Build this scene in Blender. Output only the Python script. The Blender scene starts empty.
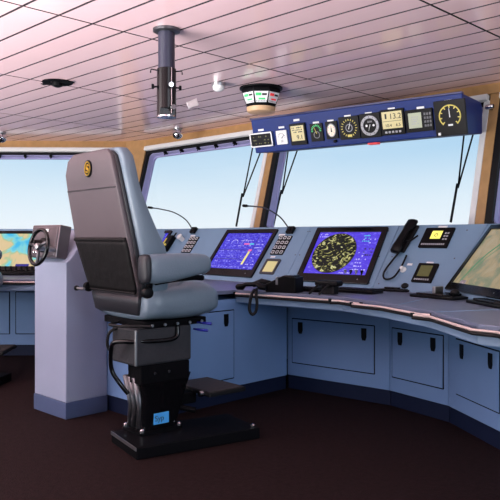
import bpy, bmesh, math, random
from mathutils import Vector, Matrix
random.seed(7)
PI = math.pi
col = bpy.context.scene.collection
# ------------------------------------------------------------------ camera numbers
F, TH, H, HY = 690.0, math.radians(44.5), 1.10, 238.0
ct, st = math.cos(TH), math.sin(TH)
def ray(px, py):
    a = (px-250)/F; b = (HY-py)/F
    return Vector((a*ct-st, a*st+ct, b))
EYE = Vector((0, 0, H))
def hit(px, py, P, n):
    d = ray(px, py); return EYE + d*((Vector(P)-EYE).dot(n)/d.dot(n))
def onz(px, py, z): return hit(px, py, (0, 0, z), Vector((0, 0, 1)))
def ony(px, py, y): return hit(px, py, (0, y, 0), Vector((0, 1, 0)))
def onx(px, py, x): return hit(px, py, (x, 0, 0), Vector((1, 0, 0)))
# ------------------------------------------------------------------ materials
def mat(name, rgb, rough=.5, metal=0, spec=.5, noise=0, nscale=20, bump=0, bscale=80, coat=0, emit=None, es=0):
    m = bpy.data.materials.new(name); m.use_nodes = True
    nt = m.node_tree; b = nt.nodes['Principled BSDF']
    c = (*rgb, 1)
    b.inputs['Base Color'].default_value = c
    b.inputs['Roughness'].default_value = rough; b.inputs['Metallic'].default_value = metal
    b.inputs['Specular IOR Level'].default_value = spec; b.inputs['Coat Weight'].default_value = coat
    tc = nt.nodes.new('ShaderNodeTexCoord')
    n = nt.nodes.new('ShaderNodeTexNoise'); n.inputs['Scale'].default_value = nscale; n.inputs['Detail'].default_value = 5
    nt.links.new(tc.outputs['Object'], n.inputs['Vector'])
    k = noise if noise else .03
    mx = nt.nodes.new('ShaderNodeMixRGB'); mx.inputs[1].default_value = tuple(v*(1-k) for v in rgb)+(1,)
    mx.inputs[2].default_value = tuple(min(1, v*(1+k)) for v in rgb)+(1,)
    nt.links.new(n.outputs['Fac'], mx.inputs[0]); nt.links.new(mx.outputs[0], b.inputs['Base Color'])
    if bump:
        n2 = nt.nodes.new('ShaderNodeTexNoise'); n2.inputs['Scale'].default_value = bscale; n2.inputs['Detail'].default_value = 4
        nt.links.new(tc.outputs['Object'], n2.inputs['Vector'])
        bp = nt.nodes.new('ShaderNodeBump'); bp.inputs['Strength'].default_value = bump; bp.inputs['Distance'].default_value = .01
        nt.links.new(n2.outputs['Fac'], bp.inputs['Height']); nt.links.new(bp.outputs[0], b.inputs['Normal'])
    if emit:
        b.inputs['Emission Color'].default_value = (*emit, 1); b.inputs['Emission Strength'].default_value = es
    return m
def ramp_mat(name, stops, scale, es, detail=3, dist=0, rough=.25, base=None, const=False):
    """a lit display whose picture comes from noise through a colour ramp"""
    m = bpy.data.materials.new(name); m.use_nodes = True
    nt = m.node_tree; b = nt.nodes['Principled BSDF']
    tc = nt.nodes.new('ShaderNodeTexCoord'); mp = nt.nodes.new('ShaderNodeMapping')
    mp.inputs['Scale'].default_value = scale
    n = nt.nodes.new('ShaderNodeTexNoise'); n.inputs['Scale'].default_value = 1; n.inputs['Detail'].default_value = detail
    n.inputs['Distortion'].default_value = dist
    r = nt.nodes.new('ShaderNodeValToRGB'); cr = r.color_ramp
    if const: cr.interpolation = 'CONSTANT'
    while len(cr.elements) < len(stops): cr.elements.new(.5)
    for e, (p, c) in zip(cr.elements, stops): e.position = p; e.color = (*c, 1)
    nt.links.new(tc.outputs['Object'], mp.inputs[0]); nt.links.new(mp.outputs[0], n.inputs['Vector'])
    nt.links.new(n.outputs['Fac'], r.inputs[0]); nt.links.new(r.outputs[0], b.inputs['Emission Color'])
    b.inputs['Base Color'].default_value = (.01, .01, .015, 1); b.inputs['Emission Strength'].default_value = es
    b.inputs['Roughness'].default_value = rough; b.inputs['Specular IOR Level'].default_value = .2
    return m
M = {}
M['panel'] = mat('console_paint', (.19, .315, .46), .42, noise=.05, nscale=6)
M['cabinet'] = mat('cabinet_paint', (.15, .265, .49), .5, noise=.06, nscale=5)
M['column'] = mat('column_paint', (.27, .31, .42), .42, noise=.05, nscale=5)
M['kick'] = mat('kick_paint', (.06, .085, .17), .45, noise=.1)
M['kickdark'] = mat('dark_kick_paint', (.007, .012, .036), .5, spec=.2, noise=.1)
M['worktop'] = mat('worktop_laminate', (.14, .165, .25), .35, noise=.08, nscale=12)
M['fascia'] = mat('fascia_paint', (.21, .32, .47), .4)
M['overhead'] = mat('overhead_blue_paint', (.006, .026, .17), .4, spec=.2, noise=.1, nscale=7)
M['overlip'] = mat('overhead_lip_paint', (.06, .06, .14), .35)
M['black'] = mat('black_plastic', (.003, .003, .004), .4, spec=.14)
M['matt'] = mat('matt_black', (.0025, .0025, .0035), .6, spec=.06, bump=.1)
M['gloss'] = mat('gloss_black', (.003, .003, .004), .14, spec=.35)
M['rubber'] = mat('black_rubber', (.005, .005, .006), .55, spec=.25)
M['chrome'] = mat('chrome', (.75, .75, .77), .12, metal=1)
M['steel'] = mat('brushed_steel', (.42, .42, .43), .35, metal=1)
M['rail'] = mat('rail_copper_steel', (.86, .70, .66), .38, metal=.45)
M['darksteel'] = mat('dark_steel', (.10, .10, .11), .35, metal=.8)
M['boxgrey'] = mat('charcoal_cover', (.028, .029, .034), .6, spec=.25, noise=.35, nscale=9, bump=.3, bscale=60)
M['leather'] = mat('grey_taupe_leather', (.085, .070, .078), .45, spec=.35, noise=.12, nscale=5, bump=.15, bscale=160)
M['leatherdk'] = mat('dark_grey_leather', (.020, .021, .026), .4, spec=.35, noise=.1, nscale=5, bump=.15, bscale=120)
M['pocket'] = mat('black_pocket_fabric', (.0045, .004, .0045), .6, spec=.2, bump=.5, bscale=18)
M['cushion'] = mat('blue_grey_leather', (.135, .185, .235), .36, noise=.1, nscale=6, bump=.12, bscale=100)
M['gold'] = mat('gold_metal', (.85, .55, .08), .3, metal=1, noise=.2, nscale=90)
M['wood'] = mat('oak_veneer', (.44, .25, .10), .45, noise=.25, nscale=14)
M['woodlight'] = mat('pale_wood', (.75, .48, .26), .4, noise=.15, nscale=14)
M['white'] = mat('white_paint', (.80, .80, .78), .35)
M['lilac'] = mat('lilac_grey_frame_paint', (.42, .40, .66), .4)
M['label'] = mat('white_label', (.85, .85, .86), .5)
M['blueplastic'] = mat('blue_plastic', (.01, .015, .28), .3)
M['sticker'] = mat('blue_sticker', (.07, .38, .80), .35)
M['copperplate'] = mat('brown_grey_metal', (.16, .13, .14), .3, metal=.7, noise=.3, nscale=10)
M['cream'] = mat('cream_dial', (.75, .70, .58), .4, emit=(.9, .8, .6), es=.25)
M['yellowpaint'] = mat('yellow_dial_paint', (.70, .58, .12), .4, emit=(.8, .7, .1), es=.12)
M['dialgrey'] = mat('grey_dial_ring', (.42, .42, .45), .4)
M['dialwhite'] = mat('white_dial_marks', (.85, .85, .85), .4)
M['red'] = mat('red_mark', (.75, .04, .05), .4, emit=(.9, .05, .05), es=.4)
M['green'] = mat('green_mark', (.05, .5, .15), .4, emit=(.05, .7, .2), es=.4)
M['lcdyellow'] = mat('amber_lcd', (.10, .08, .03), .3, emit=(1, .84, .42), es=.62, noise=.1, nscale=30)
M['lcdgreen'] = mat('pale_green_lcd', (.08, .08, .06), .3, emit=(.80, .85, .62), es=.5, noise=.1, nscale=30)
M['lcdbright'] = mat('yellow_lcd', (.5, .5, .1), .3, emit=(.95, .90, .18), es=.8, noise=.2, nscale=120)
M['lcddark'] = mat('dim_lcd', (.05, .05, .02), .25, emit=(.25, .24, .08), es=.25, noise=.7, nscale=150)
M['ink'] = mat('lcd_ink', (.01, .01, .01), .5)
BLUE = (.045, .03, .62)
M['bluescreen'] = ramp_mat('conning_display', [(0, (.02, .01, .40)), (.42, (.05, .03, .62)), (.56, (.06, .05, .80)), (.62, (.30, .30, .90)), (.70, (.06, .05, .7))], (38, 80, 1), .95, 2, 1.5)
M['radarscreen'] = ramp_mat('radar_display', [(0, (.08, .03, .70)), (.55, (.10, .06, .80)), (.66, (.18, .14, .92)), (.72, (.4, .38, .95)), (.8, (.1, .06, .8))], (30, 70, 1), .95, 3, 1)
M['scope'] = ramp_mat('radar_scope', [(0, (.005, .008, .004)), (.51, (.006, .008, .005)), (.555, (.10, .11, .02)), (.61, (.62, .60, .20)), (.68, (.9, .9, .55)), (.74, (.05, .06, .01))], (17, 24, 1), .85, 7, 2.2)
M['chart'] = ramp_mat('sand_chart_display', [(0, (.25, .30, .16)), (.36, (.33, .36, .22)), (.45, (.42, .40, .26)), (.52, (.58, .45, .26)), (.64, (.62, .50, .32)), (1, (.60, .58, .50))], (9, 9, 1), .62, 5, .8)
M['seachart'] = ramp_mat('coast_chart_display', [(0, (.02, .42, .85)), (.40, (.06, .55, .90)), (.47, (.25, .75, .80)), (.50, (.45, .62, .35)), (.53, (.80, .62, .34)), (1, (.85, .68, .42))], (3.4, 3.4, 1), .9, 3, .6)
M['cyan'] = mat('cyan_readout', (.02, .1, .1), .4, emit=(.1, .75, .85), es=.8)
M['palelines'] = mat('pale_readout', (.1, .1, .15), .4, emit=(.5, .48, .95), es=.9)
M['magenta'] = mat('magenta_readout', (.1, .01, .05), .4, emit=(.95, .15, .45), es=.9)
M['yellowbar'] = mat('yellow_readout', (.1, .1, .02), .4, emit=(.95, .82, .25), es=.9)
M['navyline'] = mat('navy_readout', (.01, .01, .05), .4, emit=(.01, .01, .22), es=.6)
M['chartgreen'] = mat('green_chart_line', (.02, .06, .04), .4, emit=(.08, .25, .13), es=.8)
# glass: clear pane
g = bpy.data.materials.new('window_glass'); g.use_nodes = True; nt = g.node_tree; nt.nodes.clear()
o = nt.nodes.new('ShaderNodeOutputMaterial'); t = nt.nodes.new('ShaderNodeBsdfTransparent'); t.inputs[0].default_value = (.96, .98, 1, 1)
gl = nt.nodes.new('ShaderNodeBsdfGlossy'); gl.inputs['Roughness'].default_value = .02
fr = nt.nodes.new('ShaderNodeFresnel'); fr.inputs[0].default_value = 1.25; ms = nt.nodes.new('ShaderNodeMixShader')
ge = nt.nodes.new('ShaderNodeNewGeometry'); mu = nt.nodes.new('ShaderNodeMath'); mu.operation = 'SUBTRACT'; mu.use_clamp = True
nt.links.new(fr.outputs[0], mu.inputs[0]); nt.links.new(ge.outputs['Backfacing'], mu.inputs[1]); nt.links.new(mu.outputs[0], ms.inputs[0]); nt.links.new(t.outputs[0], ms.inputs[1]); nt.links.new(gl.outputs[0], ms.inputs[2]); nt.links.new(ms.outputs[0], o.inputs[0])
M['glass'] = g
# ceiling planks
M['ceiling'] = mat('pink_white_ceiling_lacquer', (.90, .62, .64), .18, noise=.05, nscale=3, spec=.6, coat=.3)
M['ceilgap'] = mat('ceiling_joint', (.02, .015, .018), .7)
M['ceilborder'] = mat('dark_ceiling_border', (.10, .08, .12), .3, noise=.2)
# carpet
M['floor'] = mat('maroon_brown_carpet', (.013, .0065, .0068), .85, spec=.08, noise=.8, nscale=40, bump=.5, bscale=120)

# ------------------------------------------------------------------ mesh builder
class MB:
    def __init__(s): s.bm = bmesh.new()
    def face(s, pts):
        return s.bm.faces.new([s.bm.verts.new(Vector(p)) for p in pts])
    def hexa(s, b, t):
        """b, t: four bottom and four top points, same order"""
        vb = [s.bm.verts.new(Vector(p)) for p in b]; vt = [s.bm.verts.new(Vector(p)) for p in t]
        n = len(vb); fs = [s.bm.faces.new(vb[::-1]), s.bm.faces.new(vt)]
        for i in range(n): fs.append(s.bm.faces.new((vb[i], vb[(i+1) % n], vt[(i+1) % n], vt[i])))
        return fs
    def box(s, x0, x1, y0, y1, z0, z1, X=None, bev=0):
        tmp = bmesh.new()
        vs = [tmp.verts.new((x, y, z)) for z in (z0, z1) for x, y in ((x0, y0), (x1, y0), (x1, y1), (x0, y1))]
        tmp.faces.new(vs[3::-1]); tmp.faces.new(vs[4:])
        for i in range(4): tmp.faces.new((vs[i], vs[(i+1) % 4], vs[(i+1) % 4+4], vs[i+4]))
        if bev: bmesh.ops.bevel(tmp, geom=tmp.edges[:], offset=bev, segments=2, affect='EDGES', profile=.5)
        if X is not None: tmp.transform(X)
        s.add(tmp); return s
    def add(s, tmp):
        me = bpy.data.meshes.new('t'); tmp.to_mesh(me); tmp.free(); s.bm.from_mesh(me); bpy.data.meshes.remove(me)
    def prism(s, pts, z0, z1, X=None):
        tmp = bmesh.new(); n = len(pts)
        a = [tmp.verts.new((p[0], p[1], z0)) for p in pts]; b = [tmp.verts.new((p[0], p[1], z1)) for p in pts]
        tmp.faces.new(a[::-1]); tmp.faces.new(b)
        for i in range(n): tmp.faces.new((a[i], a[(i+1) % n], b[(i+1) % n], b[i]))
        bmesh.ops.recalc_face_normals(tmp, faces=tmp.faces[:])
        if X is not None: tmp.transform(X)
        s.add(tmp); return s
    def ring(s, outer, inner, z0, z1, X=None):
        tmp = bmesh.new(); n = len(outer)
        q = [[tmp.verts.new((p[0], p[1], z)) for p in L] for z in (z0, z1) for L in (outer, inner)]
        for i in range(n):
            j = (i+1) % n
            tmp.faces.new((q[0][i], q[0][j], q[2][j], q[2][i])); tmp.faces.new((q[1][j], q[1][i], q[3][i], q[3][j]))
            tmp.faces.new((q[2][i], q[2][j], q[3][j], q[3][i])); tmp.faces.new((q[0][j], q[0][i], q[1][i], q[1][j]))
        bmesh.ops.recalc_face_normals(tmp, faces=tmp.faces[:])
        if X is not None: tmp.transform(X)
        s.add(tmp); return s
    def tube(s, pts, r, n=8, X=None):
        pts = [Vector(p) for p in pts]; tmp = bmesh.new(); rings = []; up = None
        rr = r if isinstance(r, (list, tuple)) else [r]*len(pts)
        for i, p in enumerate(pts):
            d = (pts[min(i+1, len(pts)-1)]-pts[max(i-1, 0)]).normalized()
            if up is None: up = d.orthogonal().normalized()
            up = (up-d*up.dot(d)).normalized(); w = d.cross(up)
            rings.append([tmp.verts.new(p+(up*math.cos(2*PI*k/n)+w*math.sin(2*PI*k/n))*rr[i]) for k in range(n)])
        for a, b in zip(rings, rings[1:]):
            for k in range(n): tmp.faces.new((a[k], a[(k+1) % n], b[(k+1) % n], b[k]))
        tmp.faces.new(rings[0][::-1]); tmp.faces.new(rings[-1])
        if X is not None: tmp.transform(X)
        s.add(tmp); return s
    def loft(s, secs, X=None):
        tmp = bmesh.new(); rs = [[tmp.verts.new(Vector(p)) for p in sec] for sec in secs]; n = len(secs[0])
        for a, b in zip(rs, rs[1:]):
            for k in range(n): tmp.faces.new((a[k], a[(k+1) % n], b[(k+1) % n], b[k]))
        tmp.faces.new(rs[0][::-1]); tmp.faces.new(rs[-1])
        bmesh.ops.recalc_face_normals(tmp, faces=tmp.faces[:])
        if X is not None: tmp.transform(X)
        s.add(tmp); return s
    def lathe(s, prof, n=24, X=None):
        secs = [[(r*math.cos(2*PI*k/n), r*math.sin(2*PI*k/n), z) for k in range(n)] for r, z in prof]
        return s.loft(secs, X)
    def torus(s, R, r, X=None, n=36, m=10, a0=0, a1=2*PI, ry=None):
        ry = ry or R; closed = abs(a1-a0-2*PI) < 1e-6; tmp = bmesh.new(); rs = []
        cnt = n if closed else n+1
        for i in range(cnt):
            a = a0+(a1-a0)*i/n; c = Vector((R*math.cos(a), ry*math.sin(a), 0)); d = Vector((math.cos(a), math.sin(a), 0))
            rs.append([tmp.verts.new(c+d*(r*math.cos(2*PI*k/m))+Vector((0, 0, r*math.sin(2*PI*k/m)))) for k in range(m)])
        for i in range(n):
            a, b = rs[i], rs[(i+1) % cnt]
            for k in range(m): tmp.faces.new((a[k], b[k], b[(k+1) % m], a[(k+1) % m]))
        if X is not None: tmp.transform(X)
        s.add(tmp); return s
    def text(s, body, size, X, ext=.0008):
        cu = bpy.data.curves.new('t', 'FONT'); cu.body = body; cu.size = size; cu.extrude = ext; cu.align_x = 'CENTER'; cu.align_y = 'CENTER'
        ob = bpy.data.objects.new('t', cu); col.objects.link(ob); dg = bpy.context.evaluated_depsgraph_get(); dg.update()
        me = bpy.data.meshes.new_from_object(ob.evaluated_get(dg)); me.transform(X); s.bm.from_mesh(me)
        bpy.data.objects.remove(ob); bpy.data.curves.remove(cu); bpy.data.meshes.remove(me); return s
    def build(s, name, m, parent=None, smooth=False, bev=0, sub=0, X=None):
        me = bpy.data.meshes.new(name); bmesh.ops.remove_doubles(s.bm, verts=s.bm.verts[:], dist=1e-6)
        if X is not None: s.bm.transform(X)
        s.bm.to_mesh(me); s.bm.free()
        ob = bpy.data.objects.new(name, me); col.objects.link(ob); me.materials.append(m)
        if smooth:
            for p in me.polygons: p.use_smooth = True
            if smooth != 2: me.set_sharp_from_angle(angle=math.radians(smooth if smooth > 2 else 40))
        if bev:
            b = ob.modifiers.new('b', 'BEVEL'); b.width = bev; b.segments = 2; b.limit_method = 'ANGLE'; b.angle_limit = math.radians(35)
        if sub:
            b = ob.modifiers.new('s', 'SUBSURF'); b.levels = sub; b.render_levels = sub
        if parent: ob.parent = parent; ob.matrix_parent_inverse = (parent.matrix_basis if parent.parent is None else PM(parent)).inverted()
        return ob
def PM(o):
    m = o.matrix_basis.copy()
    while o.parent: m = o.parent.matrix_basis @ o.matrix_parent_inverse @ m; o = o.parent
    return m
def rrect(x0, x1, y0, y1, r, n=5):
    out = []
    for cx, cy, a in ((x1-r, y1-r, 0), (x0+r, y1-r, 90), (x0+r, y0+r, 180), (x1-r, y0+r, 270)):
        for k in range(n+1):
            t = math.radians(a+90*k/n); out.append((cx+r*math.cos(t), cy+r*math.sin(t)))
    return out
def ell(cx, cy, rx, ry, n=32): return [(cx+rx*math.cos(2*PI*k/n), cy+ry*math.sin(2*PI*k/n)) for k in range(n)]
def tag(o, label, cat, group=None, kind=None):
    o['label'] = label; o['category'] = cat
    if group: o['group'] = group
    if kind: o['kind'] = kind
    return o
def struct(o, label=None):
    o['kind'] = 'structure'
    if label: o['label'] = label
    return o
def empty(name, loc=(0, 0, 0), rz=0):
    o = bpy.data.objects.new(name, None); col.objects.link(o); o.location = loc; o.rotation_euler = (0, 0, rz); o.empty_display_size = .1
    bpy.context.view_layer.update(); return o
def local(o):
    """children built in the empty's own coordinates"""
    for c in o.children: c.matrix_parent_inverse = Matrix(); local(c)
def copy_tree(o, parent=None):
    c = o.copy(); col.objects.link(c)
    if parent: c.parent = parent
    for ch in list(o.children): copy_tree(ch, c)
    return c
def smooth_path(pts, k=6):
    pts = [Vector(p) for p in pts]; out = []
    for i in range(len(pts)-1):
        p0, p1, p2, p3 = pts[max(i-1, 0)], pts[i], pts[i+1], pts[min(i+2, len(pts)-1)]
        for j in range(k):
            t = j/k; out.append(.5*((2*p1)+(p2-p0)*t+(2*p0-5*p1+4*p2-p3)*t*t+(3*p1-p0-3*p2+p3)*t**3))
    return out+[pts[-1]]

# ================================================================== SETTING
CZ = 2.25
fl = MB().box(-12, 4, -4, 5.4, -.05, 0).build('floor', M['floor']); struct(fl)
# ceiling: lacquered planks running athwartships, joints between, as one mesh on a dark backing
XC, YC = -6.76, 4.96                  # corner of front wall and angled port wall at ceiling height
bk = MB().prism([(-12, -3.2), (3, -3.2), (3, YC+.15), (XC-.05, YC+.15), (-12, YC+.15-5.3)], CZ+.03, CZ+.05).build('ceiling', M['ceilgap']); struct(bk)
pl = MB(); y = -3.15; k = 0
joints = {0: (-1.9, -4.33, -6.25, -8.4, -10.5), 1: (-3.1, -5.3, -7.4, -9.5)}
while y < YC+.1:
    y1 = min(y+.2, YC+.14); a = max(-12, XC-(YC-y)*1.0-.1) if y < YC else XC
    xs = [3]+[j for j in (-.3, -1.75, -3.2, -4.64, -6.09, -7.54, -8.99) if j > a+.1]+[a]
    for p, q in zip(xs, xs[1:]):
        pl.box(q+.007, p-.007, y+.008, y1-.008, CZ, CZ+.03)
    y += .2; k += 1
o = pl.build('ceiling_planks', M['ceiling'], bk); o.data.materials.append(M['ceilgap'])
for p in o.data.polygons:
    if abs(p.normal.z) < .5: p.material_index = 1
# wall frame maps: local (a along wall, b up the lean, c inward normal)
LEAN = .27
def wallX(p0, ang):
    d = Vector((math.cos(ang), math.sin(ang), 0)); n = Vector((math.sin(ang), -math.cos(ang), 0))  # n: into the room
    up = Vector((0, 0, 1))-n*LEAN; sc = up.length; up = up/sc; nn = d.cross(up)
    m = Matrix((d, up, nn)).transposed().to_4x4(); m.translation = Vector(p0); return m, sc
ZB = 1.2
def yb(z): return 4.67+.27*(z-ZB)
FX, SC = wallX((-6.60, yb(ZB), ZB), 0)                          # front wall, origin at its port lower corner
up_top = (CZ-ZB)*SC
def build_wall(Xm, L, wname, bounds, first_no, wang):
    """bounds: list of (a0,a1) window openings"""
    def b_of(z): return (z-ZB)*SC
    w = MB()
    # spandrel below the windows and the oak beam above, oak posts between
    w.box(-.02, L, b_of(1.08), b_of(1.16), -.06, 0, Xm)
    hd = Matrix.Rotation(wang, 4, 'Z'); hd.translation = Xm.translation*1; w.box(-.02, L, .05, .11, -1.2, -.04, hd)
    ow = w.build(wname, M['panel']); struct(ow)
    wd = MB(); wd.box(-.06, L, b_of(2.165), b_of(2.25)+.01, -.05, .03, Xm)
    for (a0, a1), (c0, c1) in zip(bounds, bounds[1:]): wd.box(a1, c0, b_of(1.16), b_of(2.17), -.05, .012, Xm)
    wd.box(-.06, bounds[0][0], b_of(1.16), b_of(2.17), -.05, .012, Xm)
    wd.build('wood_cladding', M['wood'], ow)
    for i, (a0, a1) in enumerate(bounds):
        win = empty('window_%d' % (first_no+i), (Xm @ Vector(((a0+a1)/2, 0, 0)))); struct(win)
        t0, t1 = b_of(1.165), b_of(2.165)
        MB().ring(rrect(a0, a1, t0, t1, .03), rrect(a0+.05, a1-.01, t0+.03, t1-.075, .05), -.04, .006, Xm).build('gasket', M['rubber'], win)
        MB().ring(rrect(a0+.045, a1-.008, t0+.02, t1-.072, .06), rrect(a0+.056, a1-.016, t0+.036, t1-.084, .055), -.095, -.03, Xm).build('reveal', M['lilac'], win)
        MB().ring(rrect(a0+.045, a1-.008, t0+.02, t1-.072, .06), rrect(a0+.065, a1-.03, t0+.05, t1-.10, .055), -.11, -.09, Xm).build('window_frame', M['lilac'], win)
        MB().box(a0+.01, a1-.01, t1-.055, t1-.005, .005, .05, Xm, bev=.008).build('blind_box', M['white'], win)
        MB().box(a1-.045, a1-.0, t0, t1-.05, .002, .02, Xm, bev=.003).build('blind_guide', M['white'], win)
        MB().box(a0+.06, a1-.02, t0+.03, t1-.08, -.106, -.100, Xm).build('pane', M['glass'], win)
        for q in range(6):
            u = a0+.35+(a1-a0-.6)*q/5
            MB().box(u-.012, u+.012, t1-.105, t1-.078, -.05, -.0, Xm, bev=.003).box(u+.0, u+.008, t1-.125, t1-.10, -.02, -.01, Xm).build('latch', M['black'], win)
    return ow
build_wall(FX, 9, 'wall_front', [(.06, 2.07), (2.14, 4.28), (4.35, 6.40), (6.47, 8.5)], 2, 0)
PXm, _ = wallX((-6.60-6*math.cos(math.radians(46)), yb(ZB)-6*math.sin(math.radians(46)), ZB), math.radians(46))
build_wall(PXm, 6.0, 'wall_port', [(1.62, 3.75), (3.82, 5.93)], 6, math.radians(46))
cpst = MB(); cpst.hexa([(-6.665, 4.60, 1.1), (-6.53, 4.66, 1.1), (-6.53, 4.76, 1.1), (-6.72, 4.72, 1.1)], [(-6.865, 4.80, CZ+.005), (-6.53, 4.925, CZ+.005), (-6.53, 5.04, CZ+.005), (-6.95, 4.95, CZ+.005)])
struct(cpst.build('trim_1', M['wood']))
# starboard wall stub beyond the frame is left out

# ------------------------------------------------------------------ wipers outside the glass
def wiper(pa, pb, pj, pe, lab):
    P0 = FX @ Vector((0, 0, -.15)); W = FX.to_3x3() @ Vector((0, 0, 1))
    g = [hit(*q, P0, W) for q in (pa, pb, pj, pe)]; r = empty('window_wiper', g[3])
    ext = lambda a, b, t: a+(a-b)*t
    MB().tube([ext(g[0], g[2], .15), g[2]], .007, 6).build('arm', M['black'], r)
    MB().tube([ext(g[1], g[2], .15), g[2]], .007, 6).build('arm', M['black'], r)
    MB().tube([g[2]+(g[2]-g[3])*.1+W*.02, g[3]+W*.02], .010, 6).build('blade', M['rubber'], r)
    tag(r, lab, 'wiper', 'window wipers')
# ================================================================== CONSOLE PROFILES (plan view, x starboard, y forward)
def offset(poly, d):
    out = []
    for i, p in enumerate(poly):
        ns = []
        if i > 0: e = (Vector(p)-Vector(poly[i-1])).normalized(); ns.append(Vector((-e.y, e.x)))
        if i < len(poly)-1: e = (Vector(poly[i+1])-Vector(p)).normalized(); ns.append(Vector((-e.y, e.x)))
        n = sum(ns, Vector((0, 0))).normalized(); k = d/n.dot(ns[0]); out.append(tuple(Vector(p)+n*k))
    return out
PB = [(-7.6, 1.69), (-5.29, 4.0), (-3.45, 3.86), (-2.70, 3.93), (-2.13, 3.87), (-1.45, 3.34), (-.95, 2.72)]
ZP0, ZP1, RUN = .75, 1.19, .34
PT = offset(PB, RUN); PW = offset(PB, RUN+.22)
PW = [(p[0], p[1]) for p in PW]
facets = {}
names = [('port', 'blue-grey sloping console panel at far left, holding the coast chart monitor'),
         ('A', 'blue-grey sloping console panel behind the chair armrest, holding the blue conning monitor'),
         ('B', 'blue-grey sloping console panel holding the radar monitor'),
         ('C', 'blue-grey sloping console panel holding the corded handset and two small radios'),
         ('D', 'blue-grey sloping console panel at right, holding the sand-coloured chart monitor'), ('E', None)]
for i, (nm, lab) in enumerate(names):
    a, b = PB[i], PB[i+1]; A, B = PT[i], PT[i+1]; wa, wb = PW[i], PW[i+1]
    e = .0015; d = (Vector(b)-Vector(a)).normalized()*e
    a = (a[0]+d.x, a[1]+d.y); b = (b[0]-d.x, b[1]-d.y); A = (A[0]+d.x, A[1]+d.y); B = (B[0]-d.x, B[1]-d.y); wa = (wa[0]+d.x, wa[1]+d.y); wb = (wb[0]-d.x, wb[1]-d.y)
    U = Vector((b[0]-a[0], b[1]-a[1], 0)).normalized(); N0 = Vector((-U.y, U.x, 0)); V = (N0*RUN+Vector((0, 0, ZP1-ZP0))).normalized(); W = U.cross(V)
    X = Matrix((U, V, W)).transposed().to_4x4(); X.translation = Vector((a[0], a[1], ZP0)); facets[nm] = (X, W)
    if lab is None: continue
    L = [(*a, ZP0), (*A, ZP1), (*wa, ZP1), (*wa, ZP0)]; R = [(*b, ZP0), (*B, ZP1), (*wb, ZP1), (*wb, ZP0)]
    m = MB(); m.hexa(L, R); bmesh.ops.recalc_face_normals(m.bm, faces=m.bm.faces[:])
    root = empty('instrument_console', ((a[0]+wb[0])/2, (a[1]+wb[1])/2, ZP0)); tag(root, lab, 'console', 'sloping console panels')
    m.build('panel_body', M['panel'], root, bev=.004)
    ln = (Vector(b)-Vector(a)).length; slope = math.hypot(RUN, ZP1-ZP0)
    c = MB(); c.box(-.0, (Vector(B)-Vector(A)).length, slope-.012, slope+.006, -.004, .008, Matrix.Translation(Vector((A[0]-a[0], A[1]-a[1], 0))-U*(Vector((A[0]-a[0], A[1]-a[1], 0)).dot(U))+U*(Vector((A[0]-a[0], A[1]-a[1], 0)).dot(U))-N0*RUN) @ X) if False else None
    nscrew = 0
    for u in (.035, ln-.035):
        for v in (.05, slope*.5, slope-.05):
            MB().lathe([(.005, 0), (.005, .002), (.003, .003)], 8, X @ Matrix.Translation((u, v, 0))).build('screw', M['darksteel'], root)
def uv(f, px, py):
    X, W = facets[f]; p = hit(px, py, X.translation, W); q = X.inverted() @ p; return q.x, q.y
def urect(f, tl, br):
    """rectangle on a facet from its middle: spans given by two pixels (top-left, bottom-right)"""
    u0, v1 = uv(f, *tl); u1, v0 = uv(f, *br)
    return u0, u1, v0, v1
# ------------------------------------------------------------------ console cabinets
Q = [(-3.35, 3.80), (-2.52, 3.87), (-2.04, 3.76), (-1.57, 3.44), (-1.10, 2.95)]
QB = offset(Q, .42)
def panel_frame(a, b, z0):
    U = Vector((b[0]-a[0], b[1]-a[1], 0)).normalized(); V = Vector((0, 0, 1)); W = U.cross(V)
    X = Matrix((U, V, W)).transposed().to_4x4(); X.translation = Vector((a[0], a[1], z0)); return X, (Vector(b)-Vector(a)).length
def latch(m):
    return m
def cabinet(a, b, A, B, doors, lab, ztop=.655):
    root = empty('console_cabinet', ((a[0]+B[0])/2, (a[1]+B[1])/2, 0)); tag(root, lab, 'cabinet', 'console cabinets')
    X, L = panel_frame(a, b, 0); e = .001
    U = X.to_3x3() @ Vector((1, 0, 0))
    m = MB(); p = lambda q, s, z: (q[0]+U.x*e*s, q[1]+U.y*e*s, z)
    m.hexa([p(a, 1, .1), p(b, -1, .1), p(B, -1, .1), p(A, 1, .1)], [p(a, 1, ztop), p(b, -1, ztop), p(B, -1, ztop), p(A, 1, ztop)])
    m.build('body', M['cabinet'], root, bev=.003)
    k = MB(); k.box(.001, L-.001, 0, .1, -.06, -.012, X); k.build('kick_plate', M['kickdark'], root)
    for (d0, d1, z0, z1, hs) in doors:
        MB().ring(rrect(d0, d1, z0, z1, .004, 1), rrect(d0+.007, d1-.007, z0+.007, z1-.007, .004, 1), 0, .0012, X).build('door_gap', M['matt'], root)
        d = MB().box(d0+.007, d1-.007, z0+.007, z1-.007, 0, .006, X, bev=.002).build('door', M['cabinet'], root)
        for h in hs:
            pts = [(h-.02, z1-.025), (h-.02, z1-.085), (h-.012, z1-.108), (h+.012, z1-.108), (h+.02, z1-.085), (h+.02, z1-.025)]
            MB().prism(pts, .006, .012, X).build('latch', M['black'], d, bev=.002)
    return root
def drect(a, b, tl, br):
    X, L = panel_frame(a, b, 0); W = X.to_3x3() @ Vector((0, 0, 1))
    q0 = X.inverted() @ hit(*tl, X.translation, W); q1 = X.inverted() @ hit(*br, X.translation, W); return q0.x, q1.x, q1.y, q0.y
def dd(a, b, tl, br, n=2):
    u0, u1, v0, v1 = drect(a, b, tl, br); v0 = .19; v1 = .518
    return (u0, u1, v0, v1, [u0+.08, u1-.08] if n == 2 else [u1-.08])
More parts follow.
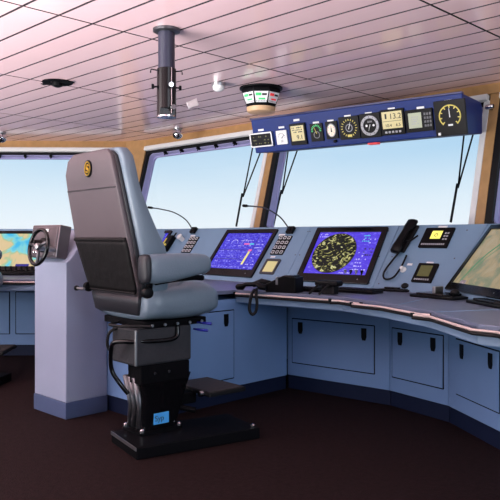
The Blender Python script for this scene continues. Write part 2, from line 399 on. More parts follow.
cabinet(Q[0], Q[1], QB[0], QB[1], [dd(Q[0], Q[1], (292, 324), (375, 381))], 'blue console cabinet with a wide two-latch door under the radar monitor')
cabinet(Q[1], Q[2], QB[1], QB[2], [dd(Q[1], Q[2], (392, 334), (444, 397))], 'blue console cabinet with two-latch door, below the handset panel')
cabinet(Q[2], Q[3], QB[2], QB[3], [dd(Q[2], Q[3], (456, 344), (500, 420))], 'blue console cabinet at the right edge, below the sand-coloured chart monitor')
# wing cabinet behind the chair (fore-aft)
wa, wb = (-3.335, 2.50), (-3.335, 3.78)
cabinet(wa, wb, (-3.92, 2.50), (-3.92, 3.78), [(.10, .74, .155, .62, [.66])], 'blue console cabinet behind the helm chair, running from column to corner', .69)
MB_ = MB().box(-3.91, -3.36, 2.512, 2.56, 0, .1); o = MB_.build('kick_plate', M['kickdark']); par = [x for x in col.objects if x.get('label', '').startswith('blue console cabinet behind')][0]
o.parent = par; o.matrix_parent_inverse = par.matrix_basis.inverted()
# port bay cabinets (behind and left of the column)
KP = [(-7.5, 1.65), (-5.20, 3.95), (-3.94, 3.86)]
KPB = offset(KP, .42)
cabinet(KP[0], KP[1], KPB[0], KPB[1], [(1.05, 1.95, .2, .60, []), (2.0, 3.0, .2, .60, [])], 'blue console cabinet at far left, beyond the white column')
cabinet(KP[1], KP[2], KPB[1], KPB[2], [(.12, 1.1, .155, .575, [.2, 1.0])], 'blue console cabinet hidden mostly behind the column, joining the two bays')
# ------------------------------------------------------------------ worktop
wt = empty('console_worktop', (-2.9, 3.6, .66)); tag(wt, 'continuous grey-blue console worktop running below all the sloping panels', 'worktop')
WF = [(-3.335, 3.26), (-2.48, 3.31), (-2.10, 3.18), (-1.72, 2.99), (-1.31, 2.655), (-1.20, 2.65), (-1.05, 2.52)]
poly = [(-7.05, 1.25), (-4.9, 3.38), (-3.93, 3.34), (-3.93, 2.50)]+[(-3.335, 2.50)]+WF+[(-.93, 2.73), (-1.44, 3.345), (-2.12, 3.88), (-2.7, 3.94), (-3.45, 3.87), (-5.29, 4.01), (-7.6, 1.70)]
MB().prism(poly, .725, .75).build('top', M['worktop'], wt, bev=.004)
inner = offset([(-7.05, 1.25), (-4.9, 3.38), (-3.93, 3.34)], .0)
def strip(path, z0, z1, th, m, nm, par, bev=0):
    off = offset(path, th); a = [(*p, z0) for p in path]; w = MB()
    for i in range(len(path)-1):
        w.hexa([(*path[i], z0), (*path[i+1], z0), (*off[i+1], z0), (*off[i], z0)], [(*path[i], z1), (*path[i+1], z1), (*off[i+1], z1), (*off[i], z1)])
    bmesh.ops.recalc_face_normals(w.bm, faces=w.bm.faces[:]); return w.build(nm, m, par, bev=bev)
strip(WF, .668, .7245, .03, M['fascia'], 'fascia', wt)
strip([(-7.05, 1.25), (-4.9, 3.38), (-3.94, 3.34)], .655, .7245, .03, M['fascia'], 'fascia', wt)
# underside board
und = offset(WF, .025)
MB().prism(und+[(-.93, 2.75), (-1.44, 3.3), (-2.05, 3.72), (-2.52, 3.83), (-3.33, 3.79)], .66, .675).build('underside', M['cabinet'], wt)
MB().prism([(-6.99, 1.30), (-4.9, 3.40), (-3.94, 3.37), (-3.94, 3.84), (-5.2, 3.92), (-7.45, 1.68)], .66, .675).build('underside', M['cabinet'], wt)
# metal hand rails along the edge
def hand_rail(pts, z=.722):
    r = MB().tube(pts, .0062, 10).build('hand_rail', M['rail'], wt, smooth=1)
    lo = [Vector(p)-Vector((0, 0, .014)) for p in pts]
    MB().tube(lo, .008, 8).build('rail_bracket', M['rubber'], r)
    for e in (pts[0], pts[-1]):
        MB().lathe([(.003, -.01), (.010, -.01), (.010, .01), (.003, .01)], 12, Matrix.Translation(e)).build('rail_end', M['black'], r)
def fr(t0, path=WF): return t0
off_o = lambda P, d: offset(P, -d)
Wo = off_o(WF, .028)
def lerp(a, b, t): return (a[0]+(b[0]-a[0])*t, a[1]+(b[1]-a[1])*t)
zr = .728
hand_rail([(*lerp(Wo[0], Wo[1], .015), zr), (*lerp(Wo[0], Wo[1], .92), zr)])
p1 = lerp(Wo[0], Wo[1], .94); hand_rail([(p1[0], p1[1]-.02, zr), (*Wo[1], zr), (*lerp(Wo[1], Wo[2], .55), zr)])
p1 = lerp(Wo[1], Wo[2], .45); hand_rail([(p1[0]-.01, p1[1]-.04, zr), (*Wo[2], zr), (*lerp(Wo[2], Wo[3], .92), zr), (Wo[3][0]+.03, Wo[3][1]+.02, zr)])
p1 = lerp(Wo[2], Wo[3], .93); hand_rail([(p1[0]-.02, p1[1]-.045, zr), (*lerp(Wo[3], Wo[4], .15), zr), (*Wo[4], zr), (*Wo[5], zr), (*Wo[6], zr)])
pp = offset([(-7.05, 1.25), (-4.9, 3.38), (-3.94, 3.34)], -.028)
hand_rail([(*pp[0], zr), (*lerp(pp[0], pp[1], .93), zr)])
# pale joint lines across the worktop
for f0, f1 in (((-2.13, 3.86), (-1.98, 3.13)), ((-1.46, 3.33), (-1.66, 2.95)),):
    d = (Vector(f1)-Vector(f0)).normalized(); n = Vector((-d.y, d.x))*.004
    MB().prism([(f0[0]+n.x, f0[1]+n.y), (f0[0]-n.x, f0[1]-n.y), (f1[0]-n.x, f1[1]-n.y), (f1[0]+n.x, f1[1]+n.y)], .7495, .7515).build('joint_strip', M['fascia'], wt)
# ------------------------------------------------------------------ helm column with the wheel
hc = empty('helm_column', (-3.92, 2.35, 0)); tag(hc, 'pale blue-grey rectangular column carrying the steering wheel unit', 'column')
CX0, CX1, CY0, CY1 = -4.11, -3.725, 2.20, 2.495
prof = [(CY0, .1), (CY1, .1), (CY1, 1.15), (CY0+.17, 1.15), (CY0+.03, .97), (CY0, .95)]
m = MB(); m.hexa([(CX0, y, z) for y, z in prof], [(CX1, y, z) for y, z in prof]); bmesh.ops.recalc_face_normals(m.bm, faces=m.bm.faces[:])
m.build('body', M['column'], hc, bev=.006)
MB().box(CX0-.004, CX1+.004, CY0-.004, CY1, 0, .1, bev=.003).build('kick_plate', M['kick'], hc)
# filler between column and wing
su = empty('steering_unit', (-3.93, 2.2, .96)); tag(su, 'brown-grey metal steering unit with a small black wheel on top of the pale column', 'steering unit')
Xs = Matrix.Translation((-3.945, 2.19, .975)) @ Matrix.Rotation(math.radians(-10), 4, 'X')
MB().box(-.175, .165, -.03, .05, 0, .205, Xs, bev=.006).build('housing', M['copperplate'], su)
MB().box(-.155, .145, -.034, -.028, .012, .19, Xs, bev=.003).build('face_plate', M['copperplate'], su)
for k in range(3):
    MB().box(-.085+.05*k, -.055+.05*k, -.04, -.032, .16, .178, Xs, bev=.002).build('button', M['label'] if k != 1 else M['black'], su)
MB().lathe([(.045, 0), (.045, .02), (.03, .03), (.022, .08)], 20, Xs @ Matrix.Translation((.01, -.03, .075)) @ Matrix.Rotation(PI/2, 4, 'X')).build('hub_boot', M['rubber'], su, smooth=1)
for k, (a, b) in enumerate(((.05, .12), (.065, .05), (.07, .03), (-.09, .03), (-.06, .03))):
    MB().lathe([(.008, 0), (.008, .012), (.005, .014)], 12, Xs @ Matrix.Translation((a, -.034, b)) @ Matrix.Rotation(PI/2, 4, 'X')).build('indicator', M['chrome'], su, smooth=1)
wc = hit(38.5, 247, (-3.95, 2.06, 1.0), Vector((0, 1, 0)))
Xw = Matrix.Translation(wc) @ Matrix.Rotation(math.radians(-10), 4, 'X') @ Matrix.Rotation(PI/2, 4, 'X')
sw = MB().torus(.106, .0115, Xw).build('steering_wheel', M['gloss'], su, smooth=2); bpy.context.view_layer.update()
for a in (170, 20, 280):
    r = math.radians(a); p = Vector((math.cos(r)*.104, math.sin(r)*.104, 0))
    MB().tube([(0, 0, 0), p*.5, p], [.013, .010, .009], 8, Xw).build('spoke', M['darksteel'], sw, smooth=2)
MB().lathe([(.008, .022), (.02, .018), (.024, 0), (.02, -.02), (.014, -.13)], 20, Xw).build('hub', M['steel'], sw, smooth=1)

# ================================================================== helper for things on a facet
def fthing(name, f, tl, br, lab, cat, group=None):
    u0, u1, v0, v1 = urect(f, tl, br); X = facets[f][0]
    r = empty(name, X @ Vector(((u0+u1)/2, v0, 0))); tag(r, lab, cat, group); return r, X, u0, u1, v0, v1
def quad(m, u0, u1, v0, v1, h0, h1, X): m.box(u0, u1, v0, v1, h0, h1, X)
def label_plate(f, px, py, w=.07, par=None):
    u, v = uv(f, px, py); X = facets[f][0]
    return MB().box(u-w/2, u+w/2, v-.008, v+.008, .0, .003, X).build('label_plate', M['label'], par)
def monitor(f, u0, u1, v0, v1, lab, scr_mat, bez=.035, bot=.05):
    X = facets[f][0]; r = empty('console_monitor', X @ Vector(((u0+u1)/2, v0, 0))); tag(r, lab, 'monitor', 'large console monitors')
    MB().ring(rrect(u0, u1, v0, v1, .008, 2), rrect(u0+bez, u1-bez, v0+bot, v1-bez, .003, 2), -.002, .016, X).build('bezel', M['gloss'], r, bev=.002)
    scr = bpy.data.objects.new('screen', None)
    me = MB(); su_, sv = (u1-u0-2*bez)/2, (v1-v0-bez-bot)/2; cu_, cv_ = (u0+u1)/2, (v0+bot+v1-bez)/2
    me.box(-su_-.004, su_+.004, -sv-.004, sv+.004, 0, .006)
    s = me.build('screen', scr_mat); s.parent = r; s.matrix_parent_inverse = r.matrix_basis.inverted(); s.matrix_basis = X @ Matrix.Translation((cu_, cv_, 0))
    MB().lathe([(.004, 0), (.004, .002)], 10, X @ Matrix.Translation((u1-.09, v0+bot*.45, .016))).build('power_button', M['steel'], r)
    return r, s, X @ Matrix.Translation((cu_, cv_, .006)), su_, sv
def gfx(name, m, mb, scr, Xg):
    o = mb.build(name, m); o.parent = scr; bpy.context.view_layer.update(); o.matrix_parent_inverse = (scr.matrix_world).inverted(); return o
def row_bars(mb, x0, x1, y, h, Xg, n, fill=.6):
    w = (x1-x0)/n
    for i in range(n):
        if random.random() < fill: mb.box(x0+i*w, x0+i*w+w*random.uniform(.4, .9), y, y+h*random.uniform(.6, 1), 0, .0008, Xg)
SL = math.hypot(RUN, ZP1-ZP0)
# conning monitor on A
uBR = uv('A', 252, 278)[0]
r, s, Xg, hu, hv = monitor('A', uBR-.66, uBR, .04, SL-.03, 'blue conning monitor just beyond the chair armrest, with yellow bar readout', M['bluescreen'], .038, .07)
mb = MB()
for y in (hv*.05, -hv*.45): mb.box(-hu, hu*.5, y, y+.004, 0, .0008, Xg)
mb.box(hu*.5, hu*.505+.003, -hv, hv*.8, 0, .0008, Xg)
gfx('divider_lines', M['navyline'], mb, s, Xg)
mb = MB()
for k in range(6):
    for c in range(4): row_bars(mb, -hu*.93+c*hu*.36, -hu*.93+c*hu*.36+hu*.28, -hv*.88+k*hv*.29, .006, Xg, 5, .5)
for k in range(9): row_bars(mb, hu*.56, hu*.92, -hv*.9+k*hv*.18, .008, Xg, 5, .5)
for c in (-.45, .02): mb.torus(hu*.14, .002, Xg @ Matrix.Translation((hu*c, hv*.42, 0)), 20, 4, 0, PI)
gfx('screen_pattern', M['palelines'], mb, s, Xg)
mb = MB(); mb.prism([(hu*.36, -hv*.72), (hu*.44, -hv*.72), (hu*.46, -hv*.02), (hu*.38, -hv*.02)], 0, .001, Xg); gfx('yellow_bar', M['yellowbar'], mb, s, Xg)
mb = MB(); mb.box(hu*.36, hu*.5, -hv*.0, hv*.1, 0, .001, Xg); mb.box(hu*.02, hu*.26, hv*.36, hv*.43, 0, .001, Xg); gfx('magenta_bar', M['magenta'], mb, s, Xg)
mb = MB(); mb.box(hu*.26, hu*.44, hv*.36, hv*.43, 0, .001, Xg); gfx('cyan_bar', M['cyan'], mb, s, Xg)
# second blue monitor further port on A
u1 = uv('A', 160, 250)[0]
r, s, Xg, hu, hv = monitor('A', u1-.6, u1+.02, .08, SL-.03, 'blue monitor half hidden behind the helm chair backrest', M['bluescreen'], .03, .05)
mb = MB()
for k in range(6):
    for c in range(4): row_bars(mb, -hu*.93+c*hu*.45, -hu*.93+c*hu*.45+hu*.3, -hv*.88+k*hv*.29, .008, Xg, 5, .5)
gfx('screen_pattern', M['palelines'], mb, s, Xg)
# radar monitor on B
u0 = uv('B', 296, 280)[0]; u1 = uv('B', 368.5, 284)[0]
r, s, Xg, hu, hv = monitor('B', u0, u1, .035, SL-.022, 'wide radar monitor with a round yellow-speckled scope on a blue screen', M['radarscreen'], .042, .07)
mb = MB(); mb.prism(ell(0, 0, 1, 1, 40), 0, .0014); rs = hv*.93
sc = mb.build('radar_scope', M['scope'], None); sc.data.transform(Matrix.Diagonal((rs, rs, 1, 1)))
sc.parent = s; sc.matrix_parent_inverse = Matrix(); sc.matrix_basis = Matrix.Translation((-hu*.26, 0, .006))
mb = MB().torus(rs, .0022, Xg @ Matrix.Translation((-hu*.26, 0, .001)), 48, 5); gfx('scope_ring', M['ink'], mb, s, Xg)
mb = MB()
for k in range(11):
    if k in (7, 8): continue
    row_bars(mb, hu*.52, hu*.93, -hv*.92+k*hv*.155, .012, Xg, 6, .45)
for k in range(2): row_bars(mb, -hu*.95, -hu*.6, hv*.86-k*.02, .01, Xg, 5, .7)
row_bars(mb, hu*.1, hu*.5, -hv*.93, .012, Xg, 8, .6); row_bars(mb, hu*.2, hu*.5, -hv*.8, .012, Xg, 7, .6)
gfx('screen_pattern', M['palelines'], mb, s, Xg)
mb = MB()
for k in range(3): row_bars(mb, hu*.5, hu*.72, hv*.55+k*hv*.13, .012, Xg, 4, .8)
gfx('cyan_readout', M['cyan'], mb, s, Xg)
mb = MB()
for k in range(4): row_bars(mb, hu*.66, hu*.95, -hv*.1+k*hv*.14, .012, Xg, 4, .7)
gfx('dark_readout', M['ink'], mb, s, Xg)
# chart monitor on D
u0 = uv('D', 447.5, 288)[0]
r, s, Xg, hu, hv = monitor('D', u0, u0+.70, .035, SL-.02, 'large monitor at the right edge showing a sand-coloured chart', M['chart'], .032, .055)
mb = MB()
pts = smooth_path([(-hu*.75, -hv*.9, 0), (-hu*.6, -hv*.3, 0), (-hu*.45, hv*.1, 0), (-hu*.2, hv*.5, 0), (0, hv*.9, 0)], 5)
mb.tube(pts, .004, 5, Xg); mb.tube([(p.x+.03, p.y-.02, 0) for p in pts[4:]], .002, 5, Xg)
gfx('green_coast_line', M['chartgreen'], mb, s, Xg)
mb = MB(); mb.box(-hu*.72, -hu*.5, -hv*.98, -hv*.86, 0, .001, Xg); gfx('chart_caption_box', M['dialgrey'], mb, s, Xg)
# coast chart on port facet
u1 = uv('port', 60, 268)[0]
r, s, Xg, hu, hv = monitor('port', u1-.86, u1, .04, SL-.035, 'large monitor at the left edge showing a turquoise and sand coast chart', M['seachart'], .03, .05)
mb = MB().box(hu*.0, hu*.32, -hv*.98, -hv*.84, 0, .001, Xg); gfx('chart_caption_box', M['blueplastic'], mb, s, Xg)

# ------------------------------------------------------------------ small panel devices
def rsize(f, px, py, w, h):
    """rectangle (w x h metres) centred where pixel meets facet -> tl/br in facet units"""
    u, v = uv(f, px, py); return u-w/2, u+w/2, v-h/2, v+h/2
def fthing2(name, f, px, py, w, h, lab, cat, group=None):
    u0, u1, v0, v1 = rsize(f, px, py, w, h); X = facets[f][0]
    r = empty(name, X @ Vector(((u0+u1)/2, v0, 0))); tag(r, lab, cat, group); return r, X, u0, u1, v0, v1
def keypad2(f, px, py, w, h, lab, lx, ly):
    r, X, u0, u1, v0, v1 = fthing2('keypad', f, px, py, w, h, lab, 'keypad', 'black console keypads')
    MB().prism(rrect(u0, u1, v0, v1, .008), 0, .008, X).build('case', M['black'], r, bev=.001)
    nu, nv = 3, 4; du, dv = (u1-u0)/nu, (v1-v0)/nv
    for i in range(nu):
        for j in range(nv):
            a, b = u0+du*(i+.2), v0+dv*(j+.22)
            MB().ring(rrect(a, a+du*.62, b, b+dv*.58, .002, 1), rrect(a+.004, a+du*.62-.004, b+.004, b+dv*.58-.004, .001, 1), .008, .0105, X).build('key', M['dialwhite'], r)
    label_plate(f, lx, ly, .07, r)
keypad2('A', 281.5, 245.5, .145, .19, 'black square-key keypad between the conning and radar monitors', 282, 235)
keypad2('A', 190.5, 245, .14, .185, 'black square-key keypad just above the chair armrest', 193, 236)
r, X, u0, u1, v0, v1 = fthing2('alarm_display', 'A', 270.5, 267, .16, .145, 'small yellow-lit display left of the radar monitor, under a keypad', 'display')
MB().ring(rrect(u0, u1, v0, v1, .008), rrect(u0+.018, u1-.018, v0+.02, v1-.02, .004), 0, .012, X).build('frame', M['darksteel'], r, bev=.002)
MB().box(u0+.016, u1-.016, v0+.018, v1-.018, 0, .005, X).build('screen', M['lcdyellow'], r)
label_plate('A', 273, 257, .05, r)
# radio and small display on C
r, X, u0, u1, v0, v1 = fthing2('radio_unit', 'C', 437, 238.5, .225, .165, 'black radio unit with small yellow display, right of the corded handset', 'radio')
MB().prism(rrect(u0, u1, v0, v1, .006), 0, .014, X).build('face', M['black'], r, bev=.002)
um = (u0+u1)/2; MB().box(um-.045, um+.035, v0+.07, v1-.03, .014, .0165, X).build('screen', M['lcdbright'], r)
MB().torus(.012, .002, X @ Matrix.Translation((um-.005, v0+.1, .0165)), 16, 4).build('screen_symbol', M['ink'], r)
for k in range(12): MB().box(u0+.02+k*.0155, u0+.03+k*.0155, v0+.018, v0+.03, .014, .017, X).build('button', M['dialgrey'], r)
for k in range(6): MB().box(u1-.055+(k % 2)*.02, u1-.042+(k % 2)*.02, v0+.06+(k//2)*.025, v0+.072+(k//2)*.025, .014, .017, X).build('button', M['dialgrey'], r)
label_plate('C', 443, 227, .07, r)
r, X, u0, u1, v0, v1 = fthing2('small_display', 'C', 425.5, 273.5, .155, .15, 'small dark display with dim yellow text, below the radio unit', 'display')
MB().prism(rrect(u0, u1, v0, v1, .006), 0, .012, X).build('face', M['black'], r, bev=.002)
MB().box(u0+.028, u1-.035, v0+.045, v1-.02, .012, .014, X).build('screen', M['lcddark'], r)
for k in range(7): MB().box(u0+.02+k*.017, u0+.031+k*.017, v0+.014, v0+.026, .012, .015, X).build('button', M['dialgrey'], r)
label_plate('C', 430, 263, .055, r)
r, X, u0, u1, v0, v1 = fthing2('selector_knob', 'C', 403.5, 270, .04, .04, 'round cream knob left of the small dark display', 'knob')
MB().lathe([(.022, 0), (.022, .008), (.015, .014), (.013, .03), (.010, .032)], 20, X @ Matrix.Translation(((u0+u1)/2, (v0+v1)/2, 0))).build('knob', M['white'], r, smooth=1)
label_plate('C', 410, 264.5, .04, r)
# corded handset on C
u, v = uv('C', 407, 240); X = facets['C'][0]
r = empty('corded_handset', X @ Vector((u, v-.12, 0))); tag(r, 'black corded telephone handset hanging on the panel beside the radar monitor', 'handset')
Xh = X @ Matrix.Translation((u, v, 0)) @ Matrix.Rotation(math.radians(-6), 4, 'Z')
MB().box(-.045, .045, -.11, .12, 0, .022, Xh, bev=.006).build('cradle', M['rubber'], r)
secs = []
for z, w, d, c in ((-.125, .026, .012, .04), (-.115, .034, .022, .042), (-.075, .034, .024, .045), (-.045, .024, .014, .055), (.04, .023, .014, .055), (.07, .033, .024, .045), (.12, .034, .022, .042), (.13, .026, .012, .04)):
    secs.append([(w*math.cos(t)*(1.0), z, c+d*math.sin(t)) for t in [2*PI*k/16 for k in range(16)]])
MB().loft(secs, Xh @ Matrix.Diagonal((1.3, 1.12, 1, 1))).build('receiver', M['black'], r, smooth=2)
MB().box(-.02, .02, .11, .13, .0, .05, Xh, bev=.004).build('hook', M['darksteel'], r)
cp = [(uv('C', *p)[0], uv('C', *p)[1], .02) for p in ((402, 254), (394, 262), (386, 273), (385, 279), (389, 281), (396, 278), (403, 268), (408, 257))]
cp[0] = (cp[0][0], cp[0][1], .03); MB().tube(smooth_path(cp, 6), .0065, 8, X).build('cord', M['black'], r, smooth=2)
u2, v2 = uv('C', 419, 237); MB().tube(smooth_path([(u+.02, v-.03, .03), (u+.06, v-.035, .035), (u2, v2, .016)], 5), .006, 8, X).build('plug_lead', M['black'], r)
# black handset just port of the first keypad
r, X, u0, u1, v0, v1 = fthing2('portable_radio', 'A', 170, 245, .10, .17, 'black and yellow portable radio clipped beside the half-hidden monitor', 'radio')
MB().box(u0+.01, u1-.01, v0, v1, 0, .05, X, bev=.008).build('case', M['black'], r)
MB().box(u0+.004, u0+.022, v0+.0, v1-.04, .01, .055, X, bev=.004).build('side_band', M['yellowpaint'], r)
MB().tube([(u1-.03, v1-.01, .025), (u1-.02, v1+.04, .03)], .007, 8, X).build('antenna', M['rubber'], r)
MB().lathe([(.011, 0), (.011, .012)], 12, X @ Matrix.Translation((u1-.035, v0+.05, .05))).build('knob', M['yellowpaint'], r)
u, v = uv('A', 183, 240)
sp = empty('grab_lamp', X @ Vector((u, v, 0))); tag(sp, 'small pale lamp on the panel, right of the portable radio', 'lamp')
MB().lathe([(.022, 0), (.022, .03), (.03, .05), (.028, .06)], 16, X @ Matrix.Translation((u, v, 0))).build('lamp_head', M['white'], sp, smooth=1)
# goose-neck microphones
def mic(base_px, tip, lab, mids):
    u, v = uv('A', *base_px); X = facets['A'][0]; b = X @ Vector((u, v, 0))
    r = empty('gooseneck_microphone', b); tag(r, lab, 'microphone', 'gooseneck microphones')
    MB().box(-.035, .035, -.03, .035, 0, .03, X @ Matrix.Translation((u, v, 0)), bev=.006).build('base', M['black'], r)
    s0 = X @ Vector((u, v, .03))
    t = s0+Vector(tip); P = [s0]+[s0+Vector(q) for q in mids]+[t]
    MB().tube(smooth_path(P, 8), .0055, 8).build('neck', M['darksteel'], r, smooth=2)
    d = (P[-1]-P[-2]).normalized()
    MB().tube([t-d*.0, t+d*.02, t+d*.055], [.007, .011, .010], 10).build('microphone_head', M['black'], r, smooth=2)
def at_depth(px, py, b, k):
    """point on the ray of a pixel at camera depth of b minus k"""
    dep = -b.x*st+b.y*ct; d = ray(px, py); return EYE+d*(dep-k)
for bp, pts, lab in (((291.5, 231.5), [(280, 217, .12), (266, 208.5, .22), (255, 206.5, .32), (248, 206, .38)], 'gooseneck microphone on the panel edge between the two large blue monitors'),
                     ((194.5, 231.5), [(186, 220, .12), (174, 212.5, .22), (160, 209, .32), (153, 208, .38)], 'gooseneck microphone on the panel edge close to the chair backrest')):
    u, v = uv('A', *bp); s0 = facets['A'][0] @ Vector((u, v, .03))
    q = [at_depth(x, y, s0, k)-s0 for x, y, k in pts]
    mic(bp, q[-1], lab, q[:-1])

# ================================================================== things on the worktop (z = .75)
ZW = .75
def wt_thing(name, px, py, lab, cat, rot=0, group=None):
    p = onz(px, py, ZW); r = empty(name, p); tag(r, lab, cat, group)
    return r, Matrix.Translation(p) @ Matrix.Rotation(math.radians(rot), 4, 'Z')
r, X = wt_thing('keyboard', 348, 292, 'black keyboard on the worktop below the radar monitor', 'keyboard', 4)
MB().box(-.24, .22, -.07, .07, 0, .02, X, bev=.005).build('case', M['black'], r)
for j in range(4):
    k = MB()
    for i in range(15): k.box(-.225+i*.029, -.201+i*.029, -.058+j*.03, -.034+j*.03, .02, .028, X)
    o = k.build('key_row', M['rubber'], r)
r, X = wt_thing('keyboard', 306, 291, 'short black keyboard left of the control lever, under the radar monitor', 'keyboard', 4)
MB().box(-.12, .14, -.055, .055, 0, .02, X, bev=.005).build('case', M['black'], r)
for j in range(3):
    k = MB()
    for i in range(8): k.box(-.11+i*.03, -.086+i*.03, -.045+j*.032, -.02+j*.032, .02, .028, X)
    k.build('key_row', M['rubber'], r)
# control lever head with two stays in front of radar
r, X = wt_thing('control_lever', 326, 295, 'black control lever with two short legs standing before the radar monitor', 'lever', 10)
MB().box(-.10, .06, .03, .12, .05, .085, X, bev=.012).build('grip', M['black'], r)
MB().tube([(-.07, .03, .06), (-.09, -.05, .008)], .007, 8, X).build('leg', M['rubber'], r)
MB().tube([(.0, .03, .06), (-.02, -.05, .008)], .007, 8, X).build('leg', M['rubber'], r)
MB().box(-.06, .03, .05, .11, 0, .05, X, bev=.005).build('base', M['rubber'], r)
r, X = wt_thing('joystick_panel', 350, 288, 'black joystick box touching the lower edge of the radar monitor', 'joystick', 4)
MB().box(-.10, .10, .03, .10, .02, .075, X, bev=.008).build('case', M['black'], r)
for k in range(4): MB().lathe([(.010, 0), (.008, .03), (.012, .045), (.008, .05)], 10, X @ Matrix.Translation((-.07+.045*k, .05, .075))).build('stick', M['gloss'] if k % 2 else M['steel'], r, smooth=1)
# telegraph wedge and coil cord
r, X = wt_thing('engine_telegraph', 283, 292, 'black wedge-shaped engine control box at the left end of the metal rail', 'control box', 14)
pr = [(-.10, 0), (.12, 0), (.12, .10), (.03, .11), (-.10, .05)]
m = MB(); m.hexa([X @ Vector((x, -.06, z)) for x, z in pr], [X @ Vector((x, .06, z)) for x, z in pr]); bmesh.ops.recalc_face_normals(m.bm, faces=m.bm.faces[:]); m.build('case', M['black'], r, bev=.006)
MB().box(-.02, -.005, -.066, .066, .05, .1, X, bev=.002).build('steel_band', M['steel'], r)
MB().tube([X @ Vector((-.09, 0, .05)), X @ Vector((-.16, 0, .06)), X @ Vector((-.22, -.01, .04))], [.02, .024, .018], 10).build('lever', M['black'], r, smooth=2)
MB().box(.03, .1, -.045, .045, .10, .112, X, bev=.003).build('cap', M['gloss'], r)
r, X = wt_thing('talkback_handset', 250, 291.5, 'black talkback handset lying on the worktop corner with its cord looped over the edge', 'handset', 20)
secs = []
for x, w, d, c in ((-.10, .015, .010, .03), (-.09, .026, .02, .028), (-.05, .028, .022, .03), (-.03, .018, .014, .045), (.05, .018, .014, .05), (.07, .028, .022, .035), (.11, .026, .02, .03), (.12, .015, .010, .03)):
    secs.append([(x, w*math.cos(t), c+d*math.sin(t)) for t in [2*PI*k/14 for k in range(14)]])
MB().loft(secs, X).build('receiver', M['black'], r, smooth=2)
cpt = [at_depth(x, y, onz(253, 300, .7), k) for x, y, k in ((257, 289, -.15), (256, 293, .0), (257, 303, .02), (256, 311, .02), (252.5, 314.5, .02), (249.5, 310, .02), (250, 302, .02), (252, 294, .02), (254, 290, -.1))]
MB().tube(smooth_path(cpt, 6), .010, 8).build('cord', M['rubber'], r, smooth=2)
def pad(px, py, w, d, rot, lab, ball=True, lever=False):
    r, X = wt_thing('control_pad', px, py, lab, 'control pad', rot, 'black worktop control pads')
    MB().prism(rrect(-w/2, w/2, -d/2, d/2, .03), 0, .014, X).build('base', M['black'], r, bev=.004)
    MB().prism(rrect(-w/2+.03, w/2-.08, -d/2+.03, d/2-.03, .02), .014, .026, X).build('raised_face', M['gloss'], r, bev=.004)
    if ball: MB().lathe([(.002, .012), (.02, .022), (.028, .034), (.024, .046), (.010, .055), (.002, .056)], 18, X @ Matrix.Translation((w*.28, 0, 0))).build('trackball', M['rubber'], r, smooth=2)
    for k in range(3): MB().box(w*.28-.05+.035*k, w*.28-.025+.035*k, -d*.38, -d*.25, .014, .02, X, bev=.002).build('button', M['rubber'], r)
    if lever: MB().prism([(-.012, -.03), (.012, -.03), (.006, .05), (-.004, .05)], .026, .065, X @ Matrix.Translation((-.02, -.02, 0))).build('lever', M['steel'], r, bev=.004)
pad(397, 291.0, .22, .15, 0, 'flat black control pad directly below the corded handset')
pad(442, 297.5, .34, .22, -12, 'black control pad with a small steel lever, below the handset panel', True, True)
pad(498, 305.0, .36, .20, -36, 'black control pad at the right edge, before the sand-coloured chart monitor')
for px, py, lab in ((8, 275, 'black control box at the far left edge, before the coast chart monitor'), (24, 275, 'black control box before the coast chart monitor, nearer the column')):
    r, X = wt_thing('control_box', px, py, lab, 'control box', 46, 'control boxes before the coast chart')
    MB().box(-.10, .10, -.06, .06, 0, .035, X, bev=.008).build('case', M['black'], r)
    for k in range(4): MB().lathe([(.012, 0), (.009, .03), (.015, .04), (.008, .05)], 10, X @ Matrix.Translation((-.075+.05*k, .0, .035))).build('knob', M['rubber'], r, smooth=1)

# ================================================================== OVERHEAD INSTRUMENT CONSOLE
ox0, ox1 = ony(257, 154, 4.3).x, ony(465, 133, 4.3).x
oc = empty('overhead_console', (-3.1, 4.4, 1.95)); tag(oc, 'long blue overhead console hanging from the ceiling above the windows', 'console')
zb, zt = 1.812, 2.08; OL = math.hypot(-2.256+4.03, 4.40-4.17); OR = Matrix.Translation((-4.03, 4.17, 0)) @ Matrix.Rotation(math.atan2(.23, 1.774), 4, 'Z')
ox0, ox1 = 0, OL; yf0, yf1 = 0, -.07; yk = .34
m = MB(); pr = [(yf0, zb), (yf1, zt), (yk-.03, zt), (yk, zt-.03), (yk, zb+.04)]
m.hexa([(ox0, y, z) for y, z in pr], [(ox1, y, z) for y, z in pr]); bmesh.ops.recalc_face_normals(m.bm, faces=m.bm.faces[:])
m.build('housing', M['overhead'], oc, bev=.006, X=OR)
for hx in (.12, OL/2, OL-.12): MB().box(hx-.02, hx+.02, yk-.02, yk+.5, zt-.09, zt-.05, OR).build('wall_arm', M['overhead'], oc)
MB().box(ox0-.003, ox1+.003, yf1-.012, yf1+.03, zt-.002, zt+.012, OR, bev=.003).build('top_lip', M['overlip'], oc)
OU, ON = Vector((1, 0, 0)), Vector((0, -(zt-zb), -(yf0-yf1))).normalized()
OV = ON.cross(OU); OV = OV if OV.z > 0 else -OV
OX = Matrix((OU, OV, OU.cross(OV))).transposed().to_4x4(); OX.translation = Vector((ox0, yf0, zb)); OX = OR @ OX
facets['O'] = (OX, OX.to_3x3() @ Vector((0, 0, 1)))
KI = .9
def inst(name, lab, cx, cy, w, h, cat='gauge', lx=None, ly=None):
    r, X, u0, u1, v0, v1 = fthing2(name, 'O', cx, cy, w, h, lab, cat, 'overhead instruments')
    if lx: label_plate('O', lx, ly, .055, r)
    return r, X @ Matrix.Translation(((u0+u1)/2, (v0+v1)/2, 0)) @ Matrix.Diagonal((KI, KI, 1, 1))
